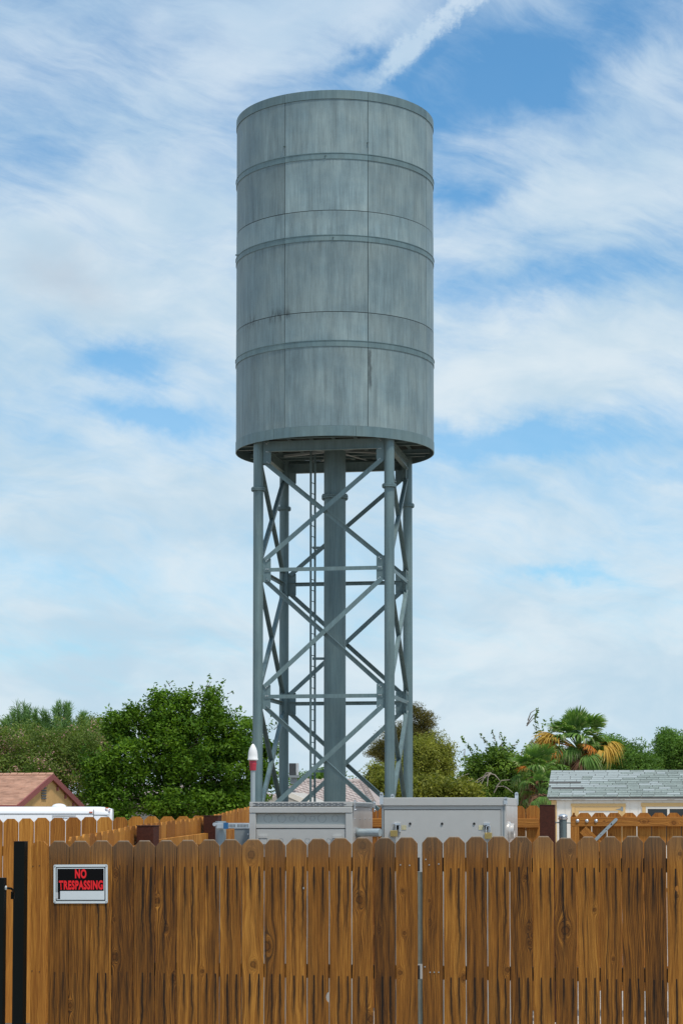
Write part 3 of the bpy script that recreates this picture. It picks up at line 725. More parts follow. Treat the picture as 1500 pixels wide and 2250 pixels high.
# ------------------------------------------------------------------ the sign
t0, z1 = FP.hit(119.5, 1900); t1, z0 = FP.hit(237.5, 1986)
SGN = thing('warning_sign', 'black and red no trespassing sign with a white border, screwed to the weathered pickets', 'sign', FP.xyz((t0 + t1) / 2, -.014, (z0 + z1) / 2))
ROT = math.radians(.5); sw, sh = t1 - t0, z1 - z0
def sp(x, z, dpt):                                       # sign frame: x right, z up from its centre
    xr, zr = x * math.cos(ROT) - z * math.sin(ROT), x * math.sin(ROT) + z * math.cos(ROT)
    return FP.xyz((t0 + t1) / 2 + xr, -.0125 - dpt, (z0 + z1) / 2 + zr)
def rrect(cx, cz, w_, h_, r_, d0, d1, name, mat):
    pts = []
    for qx, qz, a0 in ((1, 1, 0), (-1, 1, 90), (-1, -1, 180), (1, -1, 270)):
        for k in range(5):
            a = math.radians(a0 + 22.5 * k); pts.append((cx + qx * (w_ / 2 - r_) + r_ * math.cos(a), cz + qz * (h_ / 2 - r_) + r_ * math.sin(a)))
    m = MB(); m.prism([sp(x, z, d0) for x, z in pts], sp(0, 0, d1) - sp(0, 0, d0)); return m.build(name, mat, SGN)
px2 = sw / 118.0
rrect(0, 0, sw, sh, .010, 0, .0016, 'backing_board', 'sign_white')
rrect(0, 0, sw - 9.5 * px2, sh - 10 * px2, .006, .0016, .0020, 'black_border', 'sign_black')
rrect(0, .0, sw - 13.5 * px2, sh - 14 * px2, .003, .0020, .0024, 'white_line', 'sign_white')
rrect(0, .0, sw - 17 * px2, sh - 17.5 * px2, .002, .0024, .0028, 'black_field', 'sign_black')
rrect(3.5 * px2, -23.5 * px2, 96 * px2, 17.5 * px2, .003, .0028, .0032, 'blank_strip', 'sign_white')
rrect(-51.5 * px2, -24 * px2, 5 * px2, 13 * px2, .001, .0028, .0033, 'print_mark', 'trim_grey')
for sx in (-1, 1):
    for sz in (-1, 1):
        q = sp(sx * (sw / 2 - 3.2 * px2), sz * (sh / 2 - 3.2 * px2), .0016); m = MB(); m.cyl(q, q - V3(FP.v, 0) * .003, .0045, n=10); m.build('screw', 'grey_box', SGN)
def lettering(txt, w_, h_, cx, cz, mat, bold):
    cu = bpy.data.curves.new('lettering', 'FONT'); cu.body = txt; cu.size = 1; cu.offset = bold; cu.extrude = 0; cu.space_character = 1.12
    ob = bpy.data.objects.new('tmp', cu); COL.objects.link(ob); bpy.context.view_layer.update()
    me = bpy.data.meshes.new_from_object(ob.evaluated_get(bpy.context.evaluated_depsgraph_get())); bpy.data.objects.remove(ob)
    co = np.array([v.co[:] for v in me.vertices]); mn, mx = co.min(0), co.max(0)
    base = sp(cx, cz, .0034)
    for v in me.vertices:
        x = ((v.co.x - mn[0]) / (mx[0] - mn[0]) - .5) * w_; z = ((v.co.y - mn[1]) / (mx[1] - mn[1]) - .5) * h_
        v.co = sp(cx + x, cz + z, .0034) - SGN.location
    o = bpy.data.objects.new('lettering', me); COL.objects.link(o); me.materials.clear(); me.materials.append(MATS[mat]); o.parent = SGN
lettering('NO', 25 * px2, 19.5 * px2, .5 * px2, 21.3 * px2, 'sign_red', .045)
lettering('TRESPASSING', 96 * px2, 19.5 * px2, 1 * px2, -2.3 * px2, 'sign_red', .045)

# ------------------------------------------------------------------ rear fence, gate posts, gate
RP = Plane(at(1185, 1770, 20).x, 20.0, -9.5)
rf = thing('picket_fence', 'golden brown picket fence across the back of the yard behind the grey cabinets', 'fence', RP.xyz(-1, 0, .24))
zr0, zr1 = RP.hit(1160, 1771)[1], RP.hit(828, 1775)[1]; tr0, tr1 = RP.hit(1160, 1771)[0], RP.hit(828, 1775)[0]
simple_fence(rf, RP, -2.62, 0.0, .146, .005, lambda q: zr1 + (zr0 - zr1) * (((q.x - RP.p.x) / RP.u.x) - tr1) / (tr0 - tr1), 'gate_wood', 21, dep=.02)
def long_board(name, par, P, t0, t1, d0, th, z0, z1, mat, axis='u', knots_=()):   # board with its own z along its length
    L = t1 - t0; me = bpy.data.meshes.new(name); W = z1 - z0; mb = MB(); mb.box((0, 0, L / 2), (W, th, L)); me.from_pydata(mb.v, [], mb.f); me.materials.append(MATS[mat])
    o = bpy.data.objects.new(name, me); COL.objects.link(o); o.parent = par
    u3, v3 = V3(P.u, 0), V3(P.v, 0)
    M = Matrix(((-Vector((0, 0, 1))), v3 * 1.0, u3)).transposed().to_4x4()
    M.translation = P.xyz(t0, d0, (z0 + z1) / 2) - par.location; o.matrix_local = M
    for nm, kk in zip(('knot_a', 'knot_b', 'knot_c', 'knot_d'), list(knots_) + [(0., -5., 0.)] * 4): o[nm] = [float(x) for x in kk]
    b = o.modifiers.new('bevel', 'BEVEL'); b.width = .003; b.segments = 1
    return o
zz0, zz1 = RP.hit(1150, 1819)[1], RP.hit(1150, 1799)[1]
long_board('rail', rf, RP, -2.6, -.01, -.01, .038, zz0, zz1, 'gate_wood')
long_board('rail', rf, RP, -2.6, -.01, -.01, .038, .8, .89, 'gate_wood')
# round galvanized gate post with domed cap
p = at(1236.2, 1793, 19.6); r = thing('gate_post', 'round galvanized gate post with a domed cap, left of the rear gate', 'post', (p.x, p.y, .24))
m = MB(); m.cyl((p.x, p.y, .1), (p.x, p.y, zat(1800, 19.6)), .0375, n=24); m.build('pipe', 'post_galvanized', r, True)
zc = zat(1801.5, 19.6); m = MB(); m.lathe((p.x, p.y, zc), [(.044, 0), (.046, .008), (.0465, .014), (.040, .017), (.041, .028), (.047, .031), (.046, .035), (.035, .046), (.018, .053), (.002, .055)], 24); m.build('dome_cap', 'chrome', r, True)
m = MB(); m.cyl((p.x - .075, p.y, zat(1808, 19.6)), (p.x + .075, p.y + .0, zat(1809, 19.6)), .006, n=8); m.cyl((p.x - .085, p.y, zat(1808, 19.6)), (p.x - .07, p.y, zat(1808, 19.6)), .018, n=10); m.build('hinge_bolt', 'post_galvanized', r, True)
GP = Plane(at(1253, 1800, 19.75).x, 19.75, -9.5)
ga = thing('rear_gate', 'brown wooden picket gate with a diagonal grey metal strap at the right', 'gate', GP.xyz(0, 0, .24))
gx = [1253, 1266.3, 1299, 1332.7, 1365.5, 1398.3, 1430.8, 1463.2, 1496, 1529, 1562, 1595, 1628, 1661, 1694]
for i in range(len(gx) - 1):
    rg = random.Random(60 + i); a, b = GP.hit(gx[i], 1800)[0], GP.hit(gx[i + 1], 1800)[0]
    zt_ = GP.hit(gx[i], 1786.5)[1]; me = picket_mesh(b - a - (.0065), zt_ - .3, .016, .034, rg, 0, n=2)
    q = GP.xyz((a + b) / 2, .028, .3); o = put(me, 'gate_wood', 'picket', ga, q, GP.a)
    for nm, kk in zip(('knot_a', 'knot_b', 'knot_c', 'knot_d'), ([(rg.uniform(-.04, .04), rg.uniform(1.3, 1.6), .008)] if i % 2 else []) + [(0., -5., 0.)] * 4): o[nm] = [float(x) for x in kk]
te = GP.hit(1694, 1800)[0]
zr_a, zr_b = GP.hit(1400, 1816.5)[1], GP.hit(1400, 1795.8)[1]
long_board('rail', ga, GP, 0.0, te, 0.0, .038, zr_a, zr_b, 'gate_wood', knots_=[(.0, .32, .006), (-.002, .70, .012), (.01, .98, .016)])
long_board('rail', ga, GP, 0.0, te, 0.0, .038, .45, .54, 'gate_wood')
def upright(par, P, t0, t1, d0, th, z0, z1, mat, name='stile'):
    me = bpy.data.meshes.new(name); mb = MB(); mb.box((0, 0, (z1 - z0) / 2), (t1 - t0, th, z1 - z0)); me.from_pydata(mb.v, [], mb.f)
    o = put(me, mat, name, par, P.xyz((t0 + t1) / 2, d0, z0), P.a)
    for nm in ('knot_a', 'knot_b', 'knot_c', 'knot_d'): o[nm] = [0., -5., 0.]
    return o
upright(ga, GP, 0, GP.hit(1272, 1830)[0], 0, .038, .54, zr_a - .002, 'gate_wood')
# diagonal timber brace and steel strap
bm0 = MB(); A = GP.xyz(GP.hit(1280, 1823)[0], .0, GP.hit(1280, 1823)[1]); B = GP.xyz(GP.hit(1420, 1960)[0], .0, GP.hit(1420, 1960)[1])
dv = (B - A).normalized(); me = bpy.data.meshes.new('diagonal_brace'); mb = MB(); mb.box((0, 0, (B - A).length / 2), (.085, .036, (B - A).length)); me.from_pydata(mb.v, [], mb.f); me.materials.append(MATS['gate_wood'])
o = bpy.data.objects.new('diagonal_brace', me); COL.objects.link(o); o.parent = ga; vv = V3(GP.v, 0); xx = vv.cross(dv)
M = Matrix((xx, vv, dv)).transposed().to_4x4(); M.translation = A - ga.location; o.matrix_local = M
for nm in ('knot_a', 'knot_b', 'knot_c', 'knot_d'): o[nm] = [0., -5., 0.]
A = GP.xyz(GP.hit(1353, 1801.5)[0], -.024, GP.hit(1353, 1801.5)[1]); B = GP.xyz(GP.hit(1270, 1884)[0], -.024, GP.hit(1270, 1884)[1])
m = MB(); m.bar(A, B, .030, .004, up=V3(GP.v, 0)); 
dvv = (A - B).normalized(); m.cyl(A + V3(GP.v, 0) * .002 , A - V3(GP.v, 0) * .0019, .015, n=14)
strap = m.build('metal_strap', 'new_galvanized', ga)
m = MB()
for k in range(6):
    q = A + (B - A) * (.12 + k * .14); m.cyl(q - V3(GP.v, 0) * .004, q - V3(GP.v, 0) * .001, .007 if k == 0 else .0035, n=8)
m.build('hole', 'dark_rail', strap)
for px in (1268.5, 1289, 1309.3):
    tt, z_ = GP.hit(px, 1804.5); q = GP.xyz(tt, -.019, z_); n_ = -V3(GP.v, 0)
    m = MB(); m.lathe(q, [(.019, 0), (.018, .004), (.013, .010), (.004, .013)], 14, axis=n_); m.build('carriage_bolt', 'chrome', ga, True)

# ------------------------------------------------------------------ equipment cabinets
def cab_plane(px, Y): return Plane(at(px, 1800, Y).x, Y, -10.0)
CB = 16.0
# left cabinet
P1 = cab_plane(548, CB); h1 = lambda px, py: P1.hit(px, py)
W1 = h1(773.5, 1800)[0]; zt1 = h1(548, 1762)[1]; D1 = 1.0; zb1 = .35
c1 = thing('equipment_cabinet', 'grey equipment cabinet with a slotted vent strip along its top and round knockouts', 'cabinet', P1.xyz(0, 0, ground_z(16)))
def pb(P, par, name, mat, x0, y0, x1, y1, d0, d1, bevel=0, ref=None):
    t0, za = P.hit(x0, y0); t1, zb = P.hit(x1, y1); m = MB(); m.pbox(P, t0, t1, d0, d1, min(za, zb), max(za, zb)); return m.build(name, mat, par, bevel=bevel)
z_r = lambda py: h1(660, py)[1]
m = MB(); m.pbox(P1, .012, W1 - .012, .04, D1, zb1, z_r(1773)); m.build('body', 'cabinet_recess', c1)
# lid with vent strip
m = MB(); m.pbox(P1, 0, W1, -.004, D1, z_r(1773), z_r(1762.5)); lid = m.build('lid', 'cabinet_paint', c1, bevel=.003)
m = MB()
for r_ in range(3):
    n = 15
    for k in range(n):
        x0 = .03 + k * (W1 - .085) / n + (.018 if r_ == 1 else 0); zc = z_r(1765.3 + r_ * 2.9)
        m.pbox(P1, x0, x0 + (W1 - .085) / n * .8, -.006, -.0035, zc - .0024, zc + .0024)
m.build('vent_slot', 'slot_dark', lid)
m = MB(); m.pbox(P1, .0, W1, -.012, .04, z_r(1787), z_r(1774)); m.build('top_rail', 'cabinet_paint', c1, bevel=.004)
wst = h1(562, 1800)[0]
m = MB(); m.pbox(P1, .0, wst, -.008, .04, zb1, z_r(1787) - .001); m.build('corner_stile', 'cabinet_paint', c1, bevel=.003)
m = MB(); m.pbox(P1, W1 - wst, W1, -.008, .04, zb1, z_r(1787) - .001); m.build('corner_stile', 'cabinet_paint', c1, bevel=.003)
m = MB(); m.pbox(P1, wst + .001, W1 - wst - .001, .022, .038, z_r(1812), z_r(1788)); rp = m.build('recessed_panel', 'cabinet_recess', c1)
m = MB(); m.pbox(P1, wst + .001, W1 - wst - .001, .0, .038, z_r(1820.5), z_r(1812.5)); m.build('middle_rail', 'cabinet_paint', c1, bevel=.003)
m = MB(); m.pbox(P1, wst + .004, W1 - wst - .004, .004, .038, zb1, z_r(1822)); dr = m.build('door', 'cabinet_paint', c1, bevel=.002)
m = MB(); m.pbox(P1, wst + .001, W1 - wst - .001, .02, .037, z_r(1822) + .0005, z_r(1820.5) - .0005); m.build('door_gap', 'slot_dark', c1)
def ring(m, P, tt, dep, z, r_, th=.0016):
    n = 24
    for k in range(n):
        if k % 12 == 5: continue
        a0, a1 = 2 * math.pi * k / n, 2 * math.pi * (k + 1) / n
        m.bar(P.xyz(tt + r_ * math.cos(a0), dep, z + r_ * math.sin(a0)), P.xyz(tt + r_ * math.cos(a1), dep, z + r_ * math.sin(a1)), th, .0012)
m = MB()
for px, r_ in ((587.5, 9), (617.5, 9), (640, 5.3), (662, 9), (685, 5.3), (706, 9), (735, 7)):
    tt, z_ = h1(px, 1799); ring(m, P1, tt, .0215, z_, r_ / 281)
m.build('knockout', 'slot_dark', rp)
m = MB()
for px, r_ in ((617, 5), (646, 6), (675, 5.3), (705, 5.3), (722, 5)):
    tt, z_ = h1(px, 1848); ring(m, P1, tt, .0035, z_, r_ / 281)
m.build('knockout', 'slot_dark', dr)
for px0 in (569.5, 731.5):
    m = MB(); t0, _ = h1(px0, 1840); t1, _ = h1(px0 + 18, 1840); z0_, z1_ = z_r(1856), z_r(1836)
    m.pbox(P1, t0, t1, -.014, .003, z1_ - .022, z1_); m.pbox(P1, t0 + .004, t1 - .008, -.010, .003, z0_, z1_ - .023); m.cyl(P1.xyz(t1 - .003, -.006, z0_), P1.xyz(t1 - .003, -.006, z1_ - .02), .0022, n=6)
    m.build('latch', 'cabinet_paint', c1, bevel=.002)
m = MB(); m.pbox(P1, W1 - .006, W1 + .001, .046, D1 - .02, zb1, z_r(1774)); sd1 = m.build('side_panel', 'cabinet_side', c1, bevel=.001)
m = MB()
for i in range(4):
    for j in range(2):
        q = P1.xyz(W1 + .0015, .12 + i * .24, z_r(1800) - j * .055 * 2); m.cyl(q, q + V3(P1.u, 0) * .004, .007, n=8)
m.build('rivet', 'chrome', sd1)
m = MB(); m.pbox(P1, W1 + .001, W1 + .012, .06, D1 - .03, z_r(1773), z_r(1764)); rv = m.build('side_vent', 'cabinet_paint', c1)
m = MB()
for j in range(4):
    for k in range(14):
        q = .09 + k * .06 + (.03 if j % 2 else 0); m.pbox(P1, W1 + .0115, W1 + .0135, q, q + .04, z_r(1772 - j * 2) - .001, z_r(1772 - j * 2) + .002)
m.build('vent_slot', 'slot_dark', rv)
for dd in (.03, D1 - .02):
    m = MB(); m.pbox(P1, W1 + .013, W1 + .019, dd - .018, dd + .018, z_r(1784), z_r(1758.5))
    for zz in (1764, 1780): q = P1.xyz(W1 + .019, dd, z_r(zz)); m.cyl(q, q + V3(P1.u, 0) * .008, .008, n=6)
    m.build('lifting_bracket', 'chrome', c1, bevel=.001)
for tt in (.08, W1 - .08):
    for dd in (.12, D1 - .12): m = MB(); m.pbox(P1, tt - .04, tt + .04, dd - .04, dd + .04, ground_z(16) - .02, zb1); m.build('foot', 'new_galvanized', c1)
# right cabinet
P2 = cab_plane(836.5, CB); W2 = P2.hit(1111, 1800)[0]; z2r = lambda py, px=970: P2.hit(px, py)[1]
c2 = thing('equipment_cabinet', 'plain light grey equipment cabinet with two brass padlocks on its door', 'cabinet', P2.xyz(0, 0, ground_z(16)))
m = MB(); m.pbox(P2, .006, W2 - .006, .02, D1, zb1, z2r(1771)); m.build('body', 'cabinet_paint', c2)
m = MB(); m.pbox(P2, 0, W2, -.012, D1 + .02, z2r(1771), z2r(1753)); m.build('lid', 'cabinet_paint', c2, bevel=.004)
t0, t1 = P2.hit(843.5, 1800)[0], P2.hit(1099.5, 1800)[0]
m = MB(); m.pbox(P2, .006, t0 - .003, .0, .0195, zb1, z2r(1771) - .002); m.pbox(P2, t1 + .003, W2 - .004, .0, .0195, zb1, z2r(1771) - .002); m.pbox(P2, t0 - .003, t1 + .003, .0, .0195, z2r(1779), z2r(1771) - .002); m.build('door_frame', 'cabinet_paint', c2)
m = MB(); m.pbox(P2, t0 - .002, t1 + .002, .012, .0195, zb1, z2r(1779) - .0005); m.build('door_gap', 'slot_dark', c2)
m = MB(); m.pbox(P2, t0 + .001, t1 - .001, .001, .0115, zb1, z2r(1780.8)); d2 = m.build('door', 'cabinet_paint', c2, bevel=.002)
for px in (900.7, 970.8, 1041.3):
    tt, z_ = P2.hit(px, 1810.5); q = P2.xyz(tt, .0008, z_); m = MB(); m.cyl(q, q - V3(P2.v, 0) * .006, .0095, n=14); m.build('plug', 'dark_rail', d2, True)
m = MB(); m.pbox(P2, W2 - .006, W2 + .001, .03, D1 - .01, zb1, z2r(1771) - .002); m.build('side_panel', 'cabinet_side', c2)
m = MB(); m.pbox(P2, W2 - .022, W2 - .012, -.004, -.0005, zb1, z2r(1771) - .004); m.pbox(P2, .008, .02, -.004, -.0005, zb1, z2r(1771) - .004)
m.build('perforated_strip', 'grey_box', c2)
q = P2.xyz(W2 + .001, .2, z2r(1827)); m = MB(); m.lathe(q, [(.075, 0), (.075, .01), (.06, .02), (.06, .045), (.048, .046), (.046, .01)], 24, axis=V3(P2.u, 0)); m.build('conduit_collar', 'cabinet_side', c2, True)
for tt, dd, pyt in ((.008, -.02, 1741), (.008, D1 * .55, 1743), (W2 - .0, -.016, 1752), (W2 - .002, D1 - .05, 1738)):
    m = MB(); m.pbox(P2, tt - .014, tt + .014, dd - .003, dd + .003, z2r(1768), z2r(pyt + 4)); m.cyl(P2.xyz(tt, dd - .003, z2r(pyt + 4)), P2.xyz(tt, dd + .003, z2r(pyt + 4)), .0139, n=12); m.build('lifting_bracket', 'chrome', c2)
for tt in (.08, W2 - .08):
    for dd in (.12, D1 - .12): m = MB(); m.pbox(P2, tt - .04, tt + .04, dd - .04, dd + .04, ground_z(16) - .02, zb1); m.build('foot', 'new_galvanized', c2)
for sgn, hx, lx, ly in ((-1, 874, 866, 1832), (1, 1070, 1073, 1837)):
    t0_, z1_ = P2.hit(hx - 8, 1809); t1_, z0_ = P2.hit(hx + 6, 1829)
    m = MB(); m.pbox(P2, t0_, t1_, -.016, .001, z1_ - .018, z1_); m.pbox(P2, t1_ - .012, t1_, -.014, .001, z0_, z1_ - .019); hs = m.build('hasp', 'chrome', d2, bevel=.0015)
    m = MB(); tc, zc = P2.hit(hx - 1, 1819); m.lathe(P2.xyz(tc, -.002, zc), [(.016, 0), (.016, .006), (.010, .007)], 16, axis=-V3(P2.v, 0)); m.build('lock_cylinder', 'dark_rail', d2, True)
    xg = hx + 13 if sgn < 0 else hx - 14
    m = MB(); ta, za = P2.hit(xg - 5, 1814); tb, zb = P2.hit(xg + 5, 1824); m.pbox(P2, ta, tb, -.0015, .0005, zb, za); m.build('sticker', 'tag_yellow', d2)
    # padlock hangs on the hasp
    tl, zl = P2.hit(lx, ly); r = thing('padlock', 'brass padlock hanging from the %s hasp of the plain grey cabinet door' % ('left' if sgn < 0 else 'right'), 'padlock', P2.xyz(tl, -.022, zl - .024))
    m = MB(); m.pbox(P2, tl - .028, tl + .028, -.034, -.014, zl - .024, zl + .024); m.build('body', 'brass', r, bevel=.003)
    pts = [P2.xyz(tl - .016, -.024, zl + .02), P2.xyz(tl - .016, -.024, zl + .062)]
    pts += [P2.xyz(tl - .016 * math.cos(a), -.024, zl + .062 + .016 * math.sin(a)) for a in (.6, 1.2, 1.94, 2.54, math.pi)] + [P2.xyz(tl + .016, -.024, zl + .02)]
    m = MB(); m.tube(pts, [.0042] * len(pts), 8); m.build('shackle', 'chrome', r, True)
# conduit between the cabinets
ya = 1829; A = P1.xyz(W1 + .002, .25, z_r(1830)); B = P2.xyz(.0, .05, 0); A2 = at(777, 1830, 16.05); B2 = at(835, 1830, 15.93)
r = thing('conduit', 'fat galvanized conduit joining the two grey cabinets', 'pipe', A2)
m = MB(); m.cyl(A2, B2, .031, n=20); m.build('pipe', 'new_galvanized', r, True)
dvc = (B2 - A2).normalized(); m = MB(); m.cyl(A2 + dvc * .0, A2 + dvc * .035, .041, n=10); m.cyl(A2 + dvc * .037, A2 + dvc * .05, .037, n=20); m.build('coupling', 'grey_box', r)
# GPS antenna on a mast behind the left cabinet
p = at(555.3, 1761, 16.35); r = thing('antenna', 'white bullet shaped antenna with a red collar on a thin pipe mast', 'antenna', (p.x, p.y, ground_z(16)))
m = MB(); m.cyl((p.x, p.y, .1), (p.x, p.y, zat(1692, 16.35)), .0185, n=16); m.build('mast', 'new_galvanized', r, True)
zc = zat(1693.5, 16.35); m = MB(); m.lathe((p.x, p.y, zc), [(.025, 0), (.0265, .01), (.027, .035), (.030, .05), (.031, .058), (.029, .062), (.030, .078)], 20); m.build('collar', 'red_plastic', r, True)
m = MB(); m.lathe((p.x, p.y, zc + .079), [(.030, 0), (.0415, .006), (.0415, .014), (.0385, .018), (.038, .045), (.034, .075), (.027, .098), (.017, .118), (.009, .130), (.002, .134)], 24); m.build('radome', 'white_plastic', r, True)
# strut post with channel arm, and grey pull box
p = at(485, 1804, 15.9); r = thing('strut_post', 'galvanized pipe post holding a horizontal slotted strut with a blue sleeve', 'post', (p.x, p.y, ground_z(16)))
m = MB(); m.cyl((p.x, p.y, 0), (p.x, p.y, zat(1805, 15.9)), .042, n=24); m.build('pipe', 'new_galvanized', r, True)
za, zb = zat(1821, 15.85), zat(1809, 15.85); xa, xb = at(476, 1815, 15.83).x, at(549, 1815, 15.83).x
m = MB(); m.box(((xa + xb) / 2, 15.825, (za + zb) / 2), (xb - xa, .03, zb - za)); st = m.build('slotted_strut', 'chrome', r, bevel=.002)
m = MB()
for k in range(14):
    px = 503.5 + k * 3.1
    if 516 < px < 522: continue
    x = at(px, 1815, 15.8).x; m.box((x, 15.808, (za + zb) / 2), (.005, .004, .022))
m.build('strut_slot', 'slot_dark', st)
m = MB(); x = at(496, 1815, 15.8).x; m.box((x, 15.823, (za + zb) / 2), (.036, .038, zb - za + .006)); m.build('blue_sleeve', 'blue_plastic', st)
m = MB(); x = at(471, 1813, 15.8).x; m.cyl((x + .01, 15.83, zat(1813, 15.8)), (x + .045, 15.83, zat(1813, 15.8)), .013, n=12); m.cyl((x, 15.80, zat(1812, 15.8)), (x, 15.85, zat(1812, 15.8)), .014, n=12); m.build('clamp_bolt', 'chrome', r, True)
P3 = Plane(at(515, 1822, 16.2).x, 16.2, -10); tb = P3.hit(551, 1830)[0]
r = thing('pull_box', 'small mid grey metal box left of the vented cabinet', 'box', P3.xyz(0, 0, 1.0))
m = MB(); m.pbox(P3, 0, tb, 0, .2, 1.0, P3.hit(530, 1822)[1]); m.build('case', 'grey_box', r, bevel=.002)
m = MB(); m.pbox(P3, -.003, tb + .002, -.004, .2, P3.hit(530, 1822)[1] + .0005, P3.hit(530, 1820.5)[1]); m.build('cover_edge', 'chrome', r)
q = P3.xyz(P3.hit(545.5, 1833.5)[0], -.001, P3.hit(545, 1833.5)[1]); m = MB(); m.cyl(q, q - V3(P3.v, 0) * .008, .007, n=8); m.build('latch_screw', 'chrome', r)
m = MB(); m.pbox(P3, .03, .06, .05, .08, ground_z(16) - .02, .999); m.build('stand', 'new_galvanized', r)

# ------------------------------------------------------------------ white shed with grey-green shingles
HP = Plane(at(1208, 1755, 52).x, 52.0, -9.5)
zg = ground_z(52); ze = HP.hit(1208, 1754)[1]; LW = 6.2; run, rise = 1.64, .70; Dp = 2 * run
shed = thing('shed', 'white garden shed with cream trim and a grey-green shingle roof behind the rear gate', 'shed', HP.xyz(0, 0, zg))
WD = HP.hit(1209.5, 1760)[0]
# siding boards
nb = 46; bw = (LW - .05) / nb * 1.0; bw = .2035
k = 0; t = .17
doorx = (HP.hit(1264, 1800)[0], HP.hit(1366, 1800)[0]); dtop = HP.hit(1310, 1774)[1]
winx = (HP.hit(1410.5, 1800)[0], HP.hit(1562, 1800)[0]); wtop = HP.hit(1450, 1774)[1]; wbot = wtop - .95
while t < LW - .1:
    m = MB(); t1_ = min(t + bw, LW - .1)
    m.pbox(HP, t + .004, t1_ - .004, .0, .03, zg + .1, ze - .06); m.build('siding_board', 'white_paint', shed); t += bw
m = MB(); m.pbox(HP, .04, LW - .04, .012, .9, zg + .1, ze - .05)
pts = [HP.xyz(.045, .02, zg + .1), HP.xyz(.045, Dp - .02, zg + .1), HP.xyz(.045, Dp - .02, ze - .05), HP.xyz(.045, run, ze + rise - .06), HP.xyz(.045, .02, ze - .05)]
m.prism(pts, V3(HP.u, 0) * .05); pts = [p + V3(HP.u, 0) * (LW - .15) for p in pts]; m.prism(pts, V3(HP.u, 0) * .05); m.build('wall', 'white_paint', shed)
m = MB(); m.pbox(HP, .03, .16, -.012, .01, zg + .05, ze - .06); m.build('corner_trim', 'trim_cream', shed)
m = MB(); m.pbox(HP, -.02, LW, -.09, -.06, ze - .045, ze + .035); m.build('fascia', 'white_paint', shed)
# roof deck and shingles
A = lambda t, s, off=0.0: HP.xyz(t, -.10 + s * math.cos(SL), ze + .02 + s * math.sin(SL) + off)
SL = math.atan2(rise, run + .10); slope = math.hypot(rise, run + .1)
m = MB(); m.prism([A(-.06, 0, -.04), A(-.06, slope, -.04), A(-.06, slope, -.005), A(-.06, 0, -.005)], V3(HP.u, 0) * (LW + .06))
B_ = lambda t, s, off=0.0: HP.xyz(t, run * 2 + .1 - s * math.cos(SL), ze + .02 + s * math.sin(SL) + off)
m.prism([B_(-.06, 0, -.04), B_(-.06, slope, -.04), B_(-.06, slope, 0.01), B_(-.06, 0, 0.01)], V3(HP.u, 0) * (LW + .06)); m.build('roof_deck', 'shingle_dark', shed)
ncr = 14; ex = slope / ncr; rg = random.Random(9); shm = {}
# the three tones share one tab mesh each
def tab_mesh(mat, L):
    key = (mat, round(L, 3))
    if key not in shm:
        mb = MB(); th0, th1 = .017, .004
        mb.add([(0, 0, 0), (L, 0, 0), (L, ex * 1.25, 0), (0, ex * 1.25, 0), (0, 0, th0), (L, 0, th0), (L, ex * 1.25, th1), (0, ex * 1.25, th1)], [(3, 2, 1, 0), (4, 5, 6, 7), (0, 1, 5, 4), (1, 2, 6, 5), (2, 3, 7, 6), (3, 0, 4, 7)])
        me = bpy.data.meshes.new('shingle'); me.from_pydata(mb.v, [], mb.f); me.materials.append(MATS[mat]); shm[key] = me
    return shm[key]
for c in range(ncr):
    t = -.07 - rg.choice([0, .1, .2, .25]); first = True
    while t < 3.9:
        L = rg.choice([.305, .305, .32, .34, .30, .5, .24])
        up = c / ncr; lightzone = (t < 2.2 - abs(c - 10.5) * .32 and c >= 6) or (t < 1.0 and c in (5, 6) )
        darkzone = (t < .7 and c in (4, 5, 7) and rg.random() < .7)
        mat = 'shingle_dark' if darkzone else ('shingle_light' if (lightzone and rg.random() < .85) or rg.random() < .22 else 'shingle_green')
        ts = max(t, -.07); Ls = L - (ts - t)
        if Ls > .03:
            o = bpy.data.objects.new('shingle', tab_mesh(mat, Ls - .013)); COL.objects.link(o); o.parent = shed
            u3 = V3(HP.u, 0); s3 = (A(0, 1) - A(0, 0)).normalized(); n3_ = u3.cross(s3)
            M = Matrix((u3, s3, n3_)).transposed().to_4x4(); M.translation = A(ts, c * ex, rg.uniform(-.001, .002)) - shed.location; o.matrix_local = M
        t += L
t0_ = 3.85                                                # off-frame remainder of the roof: courses only
m = MB()
for c in range(ncr): m.add([A(t0_ + .4, c * ex, .012), A(LW, c * ex, .012), A(LW, c * ex + ex, .004), A(t0_ + .4, c * ex + ex, .004), A(t0_ + .4, c * ex, .0), A(LW, c * ex, .0)], [(0, 1, 2, 3), (4, 5, 1, 0)])
m.build('shingle_course', 'shingle_green', shed)
# door with trim
m = MB(); z0d = zg + .15
dt = lambda px: HP.hit(px, 1790)[0]; zd = lambda py: HP.hit(1310, py)[1]
m = MB(); m.pbox(HP, dt(1254), dt(1374.5), -.03, -.002, zd(1772.8), zd(1766)); m.pbox(HP, dt(1255.5), dt(1262.5), -.025, -.002, z0d, zd(1773)); m.pbox(HP, dt(1366), dt(1373.5), -.025, -.002, z0d, zd(1773)); m.build('door_trim', 'trim_cream', shed)
m = MB(); m.pbox(HP, dt(1263), dt(1365.5), -.008, -.001, z0d, zd(1774)); dr = m.build('door', 'white_paint', shed)
m = MB(); m.pbox(HP, dt(1263), dt(1365.5), -.022, -.009, zd(1782), zd(1774)); m.pbox(HP, dt(1263), dt(1271), -.022, -.009, z0d, zd(1782.2)); m.pbox(HP, dt(1357.5), dt(1365.5), -.022, -.009, z0d, zd(1782.2)); m.build('door_rail', 'trim_cream', dr)
